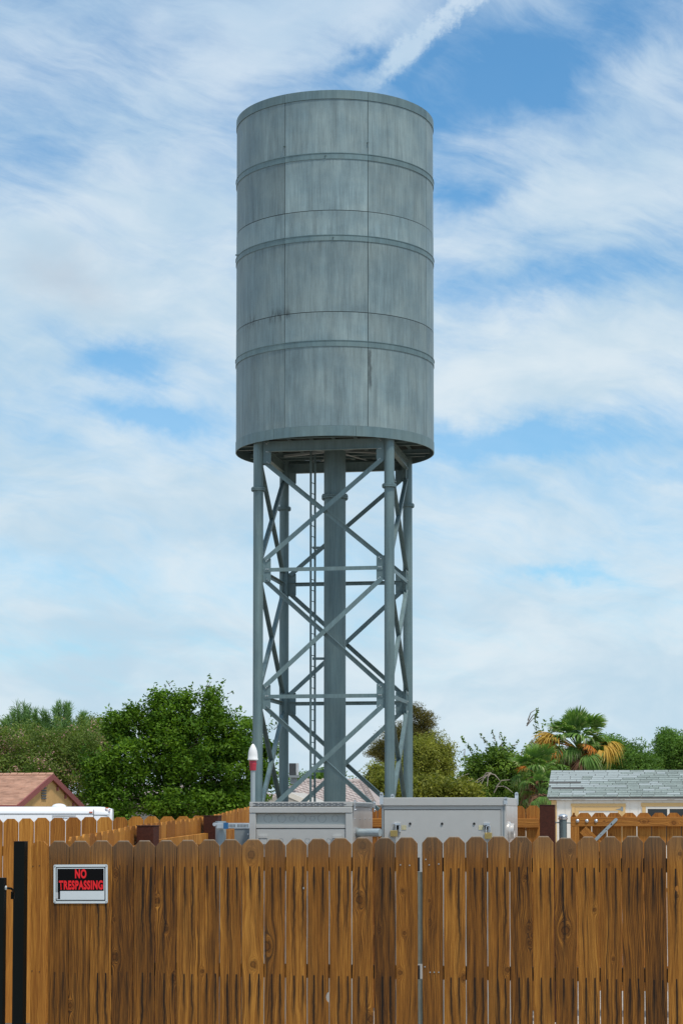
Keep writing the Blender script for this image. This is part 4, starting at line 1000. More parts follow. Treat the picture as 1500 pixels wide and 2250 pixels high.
m = MB(); m.prism([HP.xyz(dt(a), -.026, HP.hit(1360, b)[1]) for a, b in ((1352, 1779), (1364, 1776.5), (1364, 1773.6), (1368.8, 1773.6), (1368.8, 1783), (1364, 1783), (1364, 1781))], V3(HP.v, 0) * .003); m.build('hinge', 'grey_box', dr)
# window
m = MB(); zw = lambda py: HP.hit(1450, py)[1]
m.pbox(HP, dt(1408), dt(1600), -.03, -.002, zw(1772.5), zw(1764.5)); m.pbox(HP, dt(1410.5), dt(1418), -.025, -.002, wbot, zw(1772.8)); m.pbox(HP, dt(1590), dt(1598), -.025, -.002, wbot, zw(1772.8)); m.build('window_trim', 'trim_cream', shed)
m = MB(); m.pbox(HP, dt(1418.3), dt(1589.5), -.020, -.004, zw(1778), zw(1773)); m.pbox(HP, dt(1418.3), dt(1422.5), -.02, -.004, wbot, zw(1778.2)); m.pbox(HP, dt(1465.5), dt(1470.5), -.02, -.004, wbot, zw(1778.2)); m.pbox(HP, dt(1585), dt(1589.5), -.02, -.004, wbot, zw(1778.2)); m.build('window_frame', 'white_paint', shed)
for a, b in ((1422.8, 1465.2), (1470.8, 1584.8)):
    m = MB(); m.pbox(HP, dt(a), dt(b), -.010, -.002, wbot, zw(1778.3)); m.build('pane', 'glass_dark', shed)

# ------------------------------------------------------------------ white cargo trailer
TY = 45.0; P = Plane(at(246, 1800, TY).x, TY, 5.5); zt_ = P.hit(200, 1774)[1]; zg = ground_z(45)
tr_ = thing('cargo_trailer', 'long white enclosed trailer with a rounded roof edge parked in front of the tan house', 'trailer', P.xyz(-3, 1, zg))
dtx = lambda px: P.hit(px, 1790)[0]; Zp = lambda py: P.hit(150, py)[1]
prof = [(0, .6), (0, Zp(1788)), (.02, Zp(1781)), (.06, Zp(1776.5)), (.14, Zp(1774)), (.3, Zp(1773)), (2.1, Zp(1773)), (2.3, Zp(1776)), (2.4, Zp(1786)), (2.4, .6)]
xe = dtx(206); m = MB(); m.prism([P.xyz(-6.0, a, b) for a, b in prof], V3(P.u, 0) * (xe + 6.0)); m.build('body', 'trailer_white', tr_, True)
m = MB(); n = 6
sec = []
for k in range(n + 1):
    f_ = k / n; tt = xe + (0 - xe) * f_; drop = (f_ ** 3) * .05; ins = (f_ ** 5) * .05
    sec.append([P.xyz(tt, a * (1 - 2 * ins / 2.4) + ins, b - (drop if b > 1.2 else 0)) for a, b in prof])
np_ = len(prof); vs = [q for s in sec for q in s]; fs = []
for k in range(n):
    for i in range(np_): a = k * np_ + i; b = k * np_ + (i + 1) % np_; fs.append((a, b, b + np_, a + np_))
fs += [tuple(range(np_ - 1, -1, -1)), tuple(range(n * np_, (n + 1) * np_))]; m.add(vs, fs); m.build('nose', 'trailer_white', tr_, True)
m = MB(); m.pbox(P, -6, xe, -.008, .002, Zp(1789.5), Zp(1788.3)); m.pbox(P, xe, -.05, -.006, .004, Zp(1792), Zp(1790.7)); m.pbox(P, xe - .008, xe + .004, -.008, .02, .7, Zp(1779)); m.build('roof_trim', 'slot_dark', tr_)
for px, py in ((199.5, 1785.3), (233, 1776), (236, 1776), (241, 1780)):
    tt, z_ = P.hit(px, py); w_ = .035 if px < 220 else .02; m = MB(); m.pbox(P, tt - w_, tt + w_, -.02 if px < 220 else .0, .0 if px < 220 else .05, z_ - .012, z_ + .012); m.build('marker_light', 'marker_orange', tr_)
q = P.xyz(dtx(126), .9, Zp(1774)); m = MB(); m.lathe(q, [(.18, -.03), (.16, .0), (.155, .03), (.12, .06), (.06, .078), (.01, .082)], 20); m.build('roof_vent', 'trailer_white', tr_, True)
m = MB(); m.pbox(P, dtx(115), dtx(167), -.010, .0, Zp(1794.5), Zp(1791.5)); m.pbox(P, dtx(115), dtx(117.5), -.010, .0, 1.0, Zp(1794.6)); m.pbox(P, dtx(164.5), dtx(167), -.010, .0, 1.0, Zp(1794.6)); m.build('door_frame', 'trim_grey', tr_)
m = MB(); m.pbox(P, dtx(138), dtx(142), -.006, .0, Zp(1799), Zp(1797.5)); m.pbox(P, dtx(143), dtx(149), -.006, .0, Zp(1799), Zp(1798)); m.build('decal', 'slot_dark', tr_)
m = MB(); m.pbox(P, -5.9, -.1, .2, 2.2, .45, .6); m.build('chassis', 'dark_rail', tr_)
for tt in (-2.4, -3.3):
    for dd in (.05, 2.15): q = P.xyz(tt, dd, .57); m = MB(); m.cyl(q, q + V3(P.v, 0) * .2, .32, n=24); m.build('wheel', 'black_paint', tr_, True)

# ------------------------------------------------------------------ tan stucco house at the left
P = Plane(at(37, 1770, 60).x, 60, -9.5); zg = ground_z(60); ze = P.hit(37, 1770)[1]; Wd = 6.75
vfar = Wd; hr = 1.06
hs = thing('stucco_house', 'tan stucco house with a brown shingle roof and dark red fascia boards', 'house', P.xyz(-4, 3, zg))
zr = CZ + zk(1702) * (60 + .986 * Wd / 2)
ov = .06
m = MB()
pts = [P.xyz(-ov, .35, zg), P.xyz(-ov, Wd - .35, zg), P.xyz(-ov, Wd - .35, ze + (zr - ze) * .07), P.xyz(-ov, Wd / 2, zr - .10), P.xyz(-ov, .35, ze + (zr - ze) * .07)]
m.prism(pts, -V3(P.u, 0) * 9.0); m.build('wall', 'stucco_tan', hs)
def roofside(sgn, name):
    m = MB(); n = 22; rg = random.Random(5)
    for c in range(n):
        f0, f1 = c / n, (c + 1) / n; y = lambda f: (Wd / 2) * f if sgn > 0 else Wd - (Wd / 2) * f
        x = -9.6
        while x < 0:
            w_ = min(rg.uniform(.12, .3), -x); h = rg.uniform(.004, .018)
            z0, z1 = ze + (zr - ze) * f0, ze + (zr - ze) * f1
            m.add([P.xyz(x, y(f0), z0 + h), P.xyz(x + w_, y(f0), z0 + h), P.xyz(x + w_, y(f1), z1), P.xyz(x, y(f1), z1), P.xyz(x, y(f0), z0 - .01), P.xyz(x + w_, y(f0), z0 - .01)], [(0, 1, 2, 3), (4, 5, 1, 0)]); x += w_
    m.v = m.v; return m.build(name, 'shingle_brown', hs, kind='stuff')
roofside(1, 'shingles'); roofside(-1, 'shingles')
m = MB(); m.prism([P.xyz(-.02, 0, ze - .03), P.xyz(-.02, Wd / 2, zr - .03), P.xyz(-.02, Wd, ze - .03), P.xyz(-.02, Wd, ze - .07), P.xyz(-.02, Wd / 2, zr - .07), P.xyz(-.02, 0, ze - .07)], -V3(P.u, 0) * 9.6); m.build('roof_deck', 'fascia_red', hs)
fh = .17
for a, b in ((0, Wd / 2), (Wd / 2, Wd)):
    zza, zzb = (ze, zr) if a == 0 else (zr, ze); m = MB()
    m.prism([P.xyz(.0, a, zza + .02), P.xyz(.0, b, zzb + .02), P.xyz(.0, b, zzb - fh), P.xyz(.0, a, zza - fh)], V3(P.u, 0) * .04); m.build('rake_board', 'fascia_red', hs)
m = MB(); m.pbox(P, -9.6, .03, -.03, -.001, ze - .14, ze + .005); m.build('fascia', 'fascia_red', hs)
for f_ in (.2, .45, .7):
    yy = Wd / 2 + Wd / 2 * f_; z_ = zr + (ze - zr) * f_ - .2; m = MB(); m.pbox(P, -ov, -.01, yy - .05, yy + .05, z_ - .1, z_ + .02); m.build('outlooker', 'fascia_red', hs)
yv = Wd * .40
m = MB()
for k in range(6): m.pbox(P, -ov, -ov + .03, yv - .22, yv + .22, ze + .2 + k * .08, ze + .245 + k * .08)
m.build('gable_vent', 'slot_dark', hs)
m = MB(); rg = random.Random(8); x = -9.6
while x < 0: m.prism([P.xyz(x, Wd / 2 - .13, zr - .01), P.xyz(x, Wd / 2, zr + .045 + rg.uniform(0, .015)), P.xyz(x, Wd / 2 + .13, zr - .01)], V3(P.u, 0) * .21); x += .23
m.build('ridge_cap', 'shingle_brown', hs, kind='stuff')

# ------------------------------------------------------------------ tiled-roof houses behind the trees
def tiled_house(name, label, P, L, D, ze, zr, hip, wallm='stucco_grey'):
    zg = ground_z(80); r = thing(name, label, 'house', P.xyz(L / 2, D / 2, zg))
    m = MB(); m.pbox(P, .4, L - .4, .4, D - .4, zg, ze - .02); m.build('wall', wallm, r)
    m = MB(); nr = 15; rg = random.Random(31)
    for c in range(nr):
        f0, f1 = c / nr, (c + 1) / nr; z0, z1 = ze + (zr - ze) * f0, ze + (zr - ze) * f1; y0, y1 = D / 2 * f0, D / 2 * f1
        xa, xb = hip * f0, L - hip * f0; x = xa
        while x < xb:
            w_ = min(.30, xb - x); h = .07 + rg.uniform(0, .03)
            m.add([P.xyz(x, y0, z0 + .01), P.xyz(x + w_ * .3, y0, z0 + h), P.xyz(x + w_ * .7, y0, z0 + h), P.xyz(x + w_, y0, z0 + .01), P.xyz(x + w_, y1, z1 + .01), P.xyz(x + w_ * .7, y1, z1 + h * .6), P.xyz(x + w_ * .3, y1, z1 + h * .6), P.xyz(x, y1, z1 + .01)],
                  [(0, 1, 6, 7), (1, 2, 5, 6), (2, 3, 4, 5), (0, 3, 2, 1)]); x += .30
    m.build('roof_tiles', 'tile_pink', r, kind='stuff')
    m = MB(); a = P.xyz(0, 0, ze - .03); b = P.xyz(L, 0, ze - .03); c = P.xyz(L - hip, D / 2, zr - .03); d_ = P.xyz(hip, D / 2, zr - .03); e = P.xyz(L, D, ze - .03); f = P.xyz(0, D, ze - .03)
    m.add([a, b, c, d_, e, f], [(0, 1, 2, 3), (1, 4, 2), (4, 5, 3, 2), (5, 0, 3), (0, 5, 4, 1)]); m.build('roof_deck', 'tile_pink', r)
    m = MB(); m.pbox(P, -.02, L + .02, -.04, -.005, ze - .14, ze + .0); m.build('fascia', 'white_paint', r)
    m = MB()
    def caps(p, q):
        n = max(2, int((q - p).length / .33))
        for i in range(n):
            c0, c1 = p.lerp(q, i / n), p.lerp(q, (i + 1.1) / n); m.cyl(c0 + Vector((0, 0, .07)), c1 + Vector((0, 0, .03)), .13, .10, 8)
    caps(P.xyz(hip, D / 2, zr), P.xyz(L - hip, D / 2, zr)); caps(P.xyz(0, 0, ze), P.xyz(hip, D / 2, zr)); caps(P.xyz(L, 0, ze), P.xyz(L - hip, D / 2, zr)); m.build('ridge_tiles', 'tile_pink', r, kind='stuff')
    return r
HY = 84.0
P = Plane(at(575, 1765, HY).x, HY, -9.5); hB = tiled_house('tiled_house', 'low house with a pinkish tile roof seen between the tower legs', P, 4.6, 8.0, zat(1768, HY), zat(1721, HY + 4), 1.1)
P2h = Plane(at(500, 1760, 80).x, 80, -9.5)
w_h = thing('low_house_wing', 'house wing with a steep white rake board seen just left of the ladder foot', 'house', P2h.xyz(1.5, 2, .25))
m = MB(); z0, z1 = zat(1778, 80), zat(1737, 80); a, b = P2h.hit(628, 1750)[0], P2h.hit(712, 1770)[0]
m.prism([P2h.xyz(a, 0, zat(1738, 80)), P2h.xyz(b, 0, zat(1774, 80)), P2h.xyz(b, 0, zat(1786, 80)), P2h.xyz(a, 0, zat(1750, 80))], V3(P2h.v, 0) * .05); m.build('rake_board', 'white_paint', w_h)
m = MB(); m.prism([P2h.xyz(a - 1.5, .02, zat(1776, 80)), P2h.xyz(a, .02, zat(1741, 80)), P2h.xyz(b, .02, zat(1776, 80)), P2h.xyz(b, .02, .25), P2h.xyz(a - 1.5, .02, .25)], V3(P2h.v, 0) * 4); m.build('wall', 'stucco_grey', w_h)
q = at(645.5, 1704, HY + 1.5); acu = thing('rooftop_air_conditioner', 'dark rooftop air conditioner on a grey stand, seen behind the back left tower leg', 'air conditioner', (q.x, q.y, zat(1716, HY + 3)))
s_ = (HY + 1.5) / F
m = MB(); m.box((q.x - 3 * s_, q.y, zat(1691, HY + 1.5)), (15 * s_, .6, 26 * s_)); m.build('coil_casing', 'ac_dark', acu)
m = MB(); m.box((q.x + 8 * s_, q.y, zat(1691, HY + 1.5)), (5 * s_, .62, 26 * s_)); m.build('side_panel', 'trim_grey', acu)
m = MB(); m.box((q.x, q.y, zat(1707, HY + 1.5)), (24 * s_, .8, 5 * s_)); m.box((q.x, q.y, zat(1716, HY + 1.5)), (14 * s_, .6, 15 * s_)); m.build('curb', 'grey_box', acu)
P = Plane(at(150, 1760, 90).x, 90, -9.5); tiled_house('tiled_house', 'house with a pale tile roof glimpsed through the big green tree', P, 9, 8, zat(1762, 90), zat(1733, 94), 1.5)

# ------------------------------------------------------------------ vegetation
def quads(name, mat, parent, C, U, W, tint, kind=None):
    """one mesh of leaf quads: centre C, half axes U (length) and W (width)"""
    n = len(C); me = bpy.data.meshes.new(name)
    off = np.array(parent.location); C = C - off
    v = np.empty((n, 4, 3)); v[:, 0] = C - U; v[:, 1] = C - W + U * .1; v[:, 2] = C + U; v[:, 3] = C + W + U * .1
    me.vertices.add(n * 4); me.vertices.foreach_set('co', v.ravel().astype(np.float32))
    me.loops.add(n * 4); me.loops.foreach_set('vertex_index', np.arange(n * 4, dtype=np.int32))
    me.polygons.add(n); me.polygons.foreach_set('loop_start', np.arange(0, n * 4, 4, dtype=np.int32))
    try: me.polygons.foreach_set('loop_total', np.full(n, 4, dtype=np.int32))
    except Exception: pass
    at_ = me.attributes.new('tint', 'FLOAT', 'POINT'); at_.data.foreach_set('value', np.repeat(tint, 4).astype(np.float32))
    me.update(calc_edges=True); me.materials.append(MATS[mat])
    o = bpy.data.objects.new(name, me); COL.objects.link(o); o.parent = parent
    return o
def unit(v): return v / np.linalg.norm(v, axis=-1, keepdims=True)
def tree(name, label, base, blobs, mat, nclump, nleaf, leaf, sp=.22, seed=0, trunk_r=.12, twigs=120, aspect=.45, flat=1., up=.2, cat='tree', group=None,
         shoots=(), twig_mat='bark', shell=.55, droop=0., twk=1.):
    """blobs: (px, py, rx_px, rz_px, Y, depth_m). Clumps of leaves fill the blobs, branches reach into them."""
    rs = np.random.RandomState(seed); r = thing(name, label, cat, base, group)
    bl = []
    for px, py, rx, rz, Y, dp in blobs:
        c = at(px, py, Y); bl.append((np.array(c), np.array([rx * Y / F, dp, rz * Y / F])))
    wts = np.array([np.prod(b[1]) ** .67 for b in bl]); wts /= wts.sum()
    which = rs.choice(len(bl), nclump, p=wts)
    dirs = unit(rs.normal(size=(nclump, 3))); rad = shell + (1 - shell) * rs.rand(nclump) ** .8
    lump = 1 + .18 * np.sin(dirs @ np.array([3.1, 5.3, 2.2]) * 2.1 + which) + .12 * rs.normal(size=nclump)
    cen = np.array([bl[k][0] for k in which]) + dirs * (rad * lump)[:, None] * np.array([bl[k][1] for k in which])
    csz = sp * (.6 + .9 * rs.rand(nclump))
    for (px, py, px2, py2, Y) in shoots:                # leafy shoots sticking out of the outline
        a, b = np.array(at(px, py, Y)), np.array(at(px2, py2, Y))
        k = max(3, int(np.linalg.norm(b - a) / (sp * .42))); tt = np.linspace(0, 1, k)[:, None]
        bend = np.sin(tt * 2.5) * (b - a)[[2, 1, 0]] * rs.uniform(-.15, .15)
        pts = a + (b - a) * tt + bend; cen = np.vstack([cen, pts]); csz = np.append(csz, sp * .42 * (1 - .45 * tt[:, 0]))
    N = len(cen); lt = np.clip(csz / sp, .3, 1.5); cnt = np.maximum(4, (nleaf * lt ** 2 / np.mean(lt[:nclump] ** 2))).astype(int)
    idx = np.repeat(np.arange(N), cnt); n = len(idx)
    g = rs.normal(size=(n, 3)); g *= (1 / np.maximum(1, np.linalg.norm(g, axis=1) / 1.9))[:, None]; g[:, 2] *= flat
    C = cen[idx] + g * csz[idx][:, None] * .62
    if droop: C[:, 2] -= droop * np.abs(g[:, 0]) * csz[idx]
    nrm = unit(rs.normal(size=(n, 3)) + np.array([0, 0, up * 3]))
    U = unit(np.cross(nrm, rs.normal(size=(n, 3)))); W = np.cross(nrm, U); s = leaf * (.6 + .8 * rs.rand(n))
    tint = np.clip(.5 + .26 * rs.normal(size=N)[idx] + .13 * rs.normal(size=n), 0, 1)
    quads('crown', mat, r, C, U * s[:, None] * .5, W * (s * aspect)[:, None] * .5, tint)
    m = MB(); b0 = Vector(base); top = Vector(bl[0][0]); m.tube([b0 - Vector((0, 0, .15)), b0.lerp(top, .35) + Vector((.05, 0, 0)), b0.lerp(top, .7)], [trunk_r, trunk_r * .8, trunk_r * .5], 10)
    st = b0.lerp(top, .45)
    for (c, rr) in bl: c = Vector(c); mid = st.lerp(c, .5) + Vector((0, 0, .1)); m.tube([st, mid, c], [trunk_r * .5, trunk_r * .3, trunk_r * .12], 7)
    pick = rs.choice(N, min(twigs, N), replace=False)
    for k in pick:
        c = Vector(cen[k]); j = which[k] if k < nclump else int(np.argmin([np.linalg.norm(cen[k] - b[0]) for b in bl])); s0 = Vector(bl[j][0])
        s0 = s0.lerp(c, .35) if k < nclump else s0.lerp(c, .75); md = s0.lerp(c, .5) + Vector(rs.normal(size=3) * .05); m.tube([s0, md, c], [trunk_r * .11 * twk, trunk_r * .07 * twk, trunk_r * .03 * twk], 4)
    m.build('trunk', twig_mat, r, True)
    return r
g6 = ground_z(60)
def bs(px, Y): q = at(px, 1793, Y); return (q.x, Y, g6)
# big dark green tree on the left
tree('leafy_tree', 'large dense dark green leafy tree left of the tower', bs(385, 72.0),
     [(390, 1660, 105, 90, 72.0, 1.5), (280, 1690, 82, 85, 71.5, 1.2), (490, 1665, 80, 95, 72.0, 1.3), (385, 1590, 62, 52, 72.0, 1.0), (470, 1580, 46, 50, 72.0, .8), (262, 1612, 40, 44, 71.7, .7),
      (565, 1700, 42, 80, 73.0, 1.), (222, 1735, 36, 55, 71.0, .7), (380, 1765, 170, 48, 71.3, 1.5), (240, 1780, 60, 30, 71, .9), (520, 1780, 70, 36, 71.5, .9), (525, 1625, 34, 40, 72.4, .6), (325, 1590, 34, 36, 71.8, .6), (500, 1750, 70, 36, 72.5, 1),
      (352, 1540, 26, 24, 72.0, .5), (405, 1545, 30, 26, 72.0, .5), (470, 1535, 22, 26, 72.0, .4), (245, 1580, 20, 18, 71.7, .4), (290, 1570, 22, 20, 71.7, .4), (210, 1690, 26, 26, 71.0, .4), (585, 1650, 18, 24, 73.0, .4), (545, 1590, 16, 16, 72.5, .35)],
     'leaf_green', 1500, 62, .118, .25, 1, .15, 300, .55, .8, .35, shoots=[(455, 1530, 460, 1484, 72.0), (478, 1525, 493, 1492, 72.0), (470, 1520, 476, 1500, 72.0), (345, 1540, 346, 1502, 72.0), (352, 1530, 368, 1500, 72.0), (385, 1530, 378, 1497, 72.0), (410, 1525, 424, 1502, 72.0), (440, 1545, 438, 1515, 72.0),
     (245, 1575, 232, 1556, 71.7), (262, 1585, 240, 1552, 71.7), (285, 1570, 290, 1545, 71.7), (325, 1560, 318, 1530, 71.8), (300, 1560, 305, 1540, 71.8), (575, 1620, 606, 1590, 73.0), (590, 1660, 624, 1648, 73.0), (530, 1590, 556, 1574, 72.5), (600, 1700, 636, 1712, 73.0), (505, 1560, 528, 1552, 72.4),
     (205, 1700, 184, 1684, 71.0), (500, 1550, 512, 1520, 72.2), (590, 1600, 592, 1572, 73.0)], shell=.2, twk=1.3)
# flowering shrubs and feathery trees
tree('flowering_shrub', 'dull green flowering shrub with pinkish tips behind the tan house', bs(150, 74), [(160, 1665, 72, 70, 74, 1.5), (95, 1650, 75, 52, 74, 1.4), (200, 1650, 40, 60, 75, 1.), (150, 1730, 90, 50, 74, 1.2)],
     'leaf_pink', 620, 70, .085, .24, 2, .08, 60, .5, .9, .3, shell=.55, twig_mat='pale_twig')
tree('flowering_shrub', 'olive green flowering shrub at the left edge behind the roof ridge', bs(20, 73), [(30, 1660, 85, 62, 73, 1.5), (-30, 1650, 60, 60, 73, 1.3), (40, 1700, 90, 50, 72.5, 1.2)],
     'leaf_pink', 520, 70, .085, .24, 3, .08, 90, .5, .9, .3, shell=.55, twig_mat='pale_twig')
def feather(name, label, base, Y, stems, mat, seed, n_leaf=70):
    rs = np.random.RandomState(seed); r = thing(name, label, 'tree', base); C, U, W = [], [], []; m = MB()
    for (x0, y0, x1, y1) in stems:
        for k in range(9):
            a = np.array(at(x0 + rs.normal() * 6, y0, Y + rs.normal() * .5)); b = np.array(at(x1 + rs.normal() * 8, y1 - 10 + abs(rs.normal()) * 20, Y + rs.normal() * .5)); m.tube([Vector(a), Vector(b)], [.02, .006], 4)
            t = rs.rand(n_leaf) ** .7; base_ = a + (b - a) * t[:, None]; d_ = unit((b - a) + rs.normal(size=(n_leaf, 3)) * .55 * np.linalg.norm(b - a)); L = (.09 + .13 * rs.rand(n_leaf))[:, None]
            C.append(base_ + d_ * L * .8); U.append(d_ * L); W.append(unit(np.cross(d_, rs.normal(size=(n_leaf, 3)))) * .014)
    C, U, W = map(np.vstack, (C, U, W)); quads('crown', mat, r, C, U, W, np.clip(.5 + .25 * rs.normal(size=len(C)), 0, .85))
    m.cyl(Vector(base) - Vector((0, 0, .1)), Vector(at(stems[0][0], stems[0][1] + 20, Y)), .12, .06, 8); m.build('trunk', 'bark', r, True)
feather('feathery_tree', 'feathery grey green tree with upright wispy shoots behind the flowering shrubs', bs(120, 82), 82,
        [(130, 1650, 128, 1552), (145, 1650, 150, 1560), (115, 1650, 100, 1575), (165, 1650, 178, 1580), (60, 1650, 48, 1556), (45, 1650, 30, 1572), (75, 1650, 72, 1570), (20, 1650, 6, 1590), (95, 1650, 92, 1590), (185, 1650, 190, 1590), (0, 1650, -15, 1600),
         (130, 1660, 140, 1590), (60, 1660, 60, 1590), (100, 1660, 110, 1600), (30, 1660, 25, 1600), (160, 1660, 165, 1600)], 'leaf_feather', 5, 130)
tree('leafy_tree', 'small dull green tree top between the feathery tree and the big green tree', bs(215, 90), [(212, 1610, 34, 36, 90, 1.), (225, 1640, 40, 40, 90, 1.)], 'leaf_pink', 160, 60, .10, .24, 6, .08, 30)
# pine and olive shrubs seen through and right of the legs
tree('pine_tree', 'brownish green pine with layered pads right behind the right tower legs', bs(900, 120),
     [(905, 1600, 40, 16, 120, 1.2), (925, 1575, 26, 16, 120, 1.), (932, 1592, 26, 14, 120, 1.), (905, 1562, 22, 12, 120, 1.), (880, 1620, 50, 20, 120, 1.4), (930, 1618, 26, 14, 120, 1.), (845, 1640, 36, 15, 120, 1.1), (825, 1655, 20, 12, 120, .8), (850, 1665, 34, 14, 120, 1.), (900, 1650, 60, 22, 120, 1.4)],
     'leaf_pine', 760, 60, .12, .30, 8, .28, 120, .25, .5, .3, shell=.3)
tree('leafy_tree', 'rounded olive brown tree just right of the tower legs', bs(940, 100), [(945, 1665, 58, 42, 100, 1.8), (915, 1690, 60, 50, 100, 1.8), (965, 1690, 34, 34, 100, 1.4), (930, 1730, 70, 40, 99, 1.5), (925, 1640, 26, 20, 100, .8), (975, 1655, 20, 20, 100, .7), (900, 1660, 24, 20, 100, .8)],
     'leaf_olive', 800, 56, .12, .28, 9, .14, 130, .4, .9, .2, shoots=[(960, 1640, 972, 1618, 100), (990, 1665, 1006, 1650, 100), (930, 1630, 934, 1612, 100), (985, 1690, 1010, 1684, 100), (945, 1640, 955, 1620, 100)], shell=.35, twig_mat='pale_twig', twk=2.)
tree('leafy_tree', 'yellowish olive bush low between the front and back right tower legs', bs(830, 95), [(840, 1715, 45, 32, 95, 1.3), (800, 1740, 40, 26, 95, 1.1), (850, 1740, 50, 30, 95, 1.1), (825, 1695, 22, 14, 95, .7)],
     'leaf_olive', 420, 60, .115, .26, 10, .1, 60, .4, .9, .2, shell=.45, twig_mat='pale_twig')
tree('leafy_tree', 'far olive treetop low behind the ladder above the pink tile roof', bs(712, 110), [(705, 1712, 40, 14, 110, 1.), (725, 1705, 30, 14, 110, 1.), (675, 1716, 30, 12, 110, 1.), (700, 1730, 70, 20, 110, 1)], 'leaf_far', 170, 60, .13, .28, 12, .1, 20)
tree('leafy_shrub', 'low olive green shrub right behind the plain grey cabinet, below the rounded tree', bs(960, 62), [(955, 1740, 52, 30, 62, .9), (905, 1745, 40, 26, 62, .7), (1010, 1745, 50, 28, 62, .9)], 'leaf_olive', 300, 40, .11, .2, 13, .06, 60, .5, .9, .3, shoots=[(940, 1722, 930, 1700, 62), (985, 1722, 992, 1698, 62), (1010, 1725, 1020, 1706, 62), (915, 1728, 905, 1712, 62), (960, 1720, 962, 1694, 62)], shell=.4, cat='shrub')
thin = tree('leafy_tree', 'thin crowned tree with open twiggy sprays left of the palms', bs(1080, 68),
     [(1085, 1712, 66, 36, 68, 1.3), (1060, 1740, 80, 34, 68, 1.3), (1130, 1740, 60, 34, 68, 1.2), (1120, 1690, 42, 34, 68, 1.), (1045, 1690, 30, 26, 68, .8), (1095, 1662, 30, 16, 68, .8)],
     'leaf_bush', 700, 44, .105, .17, 14, .09, 150, .5, .9, .3, shoots=[(1060, 1680, 1016, 1622, 68), (1075, 1660, 1052, 1612, 68), (1080, 1650, 1078, 1606, 68), (1100, 1650, 1108, 1622, 68), (1120, 1660, 1140, 1625, 68), (1040, 1670, 1028, 1640, 68), (1130, 1680, 1160, 1640, 68), (1065, 1665, 1040, 1636, 68), (1085, 1670, 1066, 1628, 68), (1105, 1665, 1096, 1612, 68), (1110, 1670, 1124, 1640, 68), (1045, 1690, 1008, 1650, 68), (1090, 1660, 1090, 1630, 68),
     (1180, 1630, 1186, 1556, 66), (1195, 1630, 1178, 1575, 66), (1205, 1640, 1212, 1574, 66), (1190, 1640, 1200, 1585, 66)], shell=.4, twig_mat='pale_twig', twk=2.2)
rs_ = random.Random(77)
for x0, y0, x1, y1 in ((1010, 1752, 1060, 1712), (1060, 1712, 1078, 1698), (1030, 1735, 1075, 1700), (1075, 1700, 1098, 1716), (1078, 1698, 1070, 1728), (1075, 1700, 1052, 1732), (1090, 1730, 1120, 1714), (1085, 1742, 1105, 1728), (995, 1745, 1040, 1712), (1105, 1728, 1126, 1742), (990, 1730, 1030, 1700)):
    m = MB(); A_, B2_ = at(x0, y0, 66.2), at(x1, y1, 66.0); md = A_.lerp(B2_, .5) + Vector((rs_.uniform(-.05, .05), 0, rs_.uniform(.03, .1))); m.tube([A_, md, B2_], [.022, .017, .008], 5); m.build('bare_branch', 'pale_twig', thin, True)
tree('leafy_tree', 'broad green tree behind the palm crown and the shed roof', bs(1350, 90), [(1365, 1665, 62, 34, 90, 1.4), (1320, 1680, 60, 34, 90, 1.3), (1400, 1690, 50, 30, 90, 1.2), (1340, 1640, 30, 20, 90, .9)], 'leaf_far', 560, 60, .11, .26, 15, .12, 50, .4, .9, .3, shell=.45)
tree('leafy_tree', 'rounded bright green tree at the right edge behind the shed roof', bs(1475, 92), [(1470, 1640, 34, 28, 92, 1.1), (1490, 1675, 60, 36, 92, 1.3), (1440, 1685, 40, 22, 92, 1.1), (1520, 1645, 30, 26, 92, 1.), (1468, 1620, 20, 14, 92, .7)], 'leaf_far', 560, 60, .11, .25, 16, .12, 50, .4, .9, .3, shell=.45)
tree('leafy_tree', 'dark green tree filling the gap left of the shed behind the low palm', bs(1170, 74), [(1150, 1740, 50, 40, 74, 1.2), (1190, 1690, 40, 60, 74, 1.2), (1120, 1760, 60, 24, 74, 1.)], 'leaf_green', 360, 55, .11, .25, 18, .1, 40)

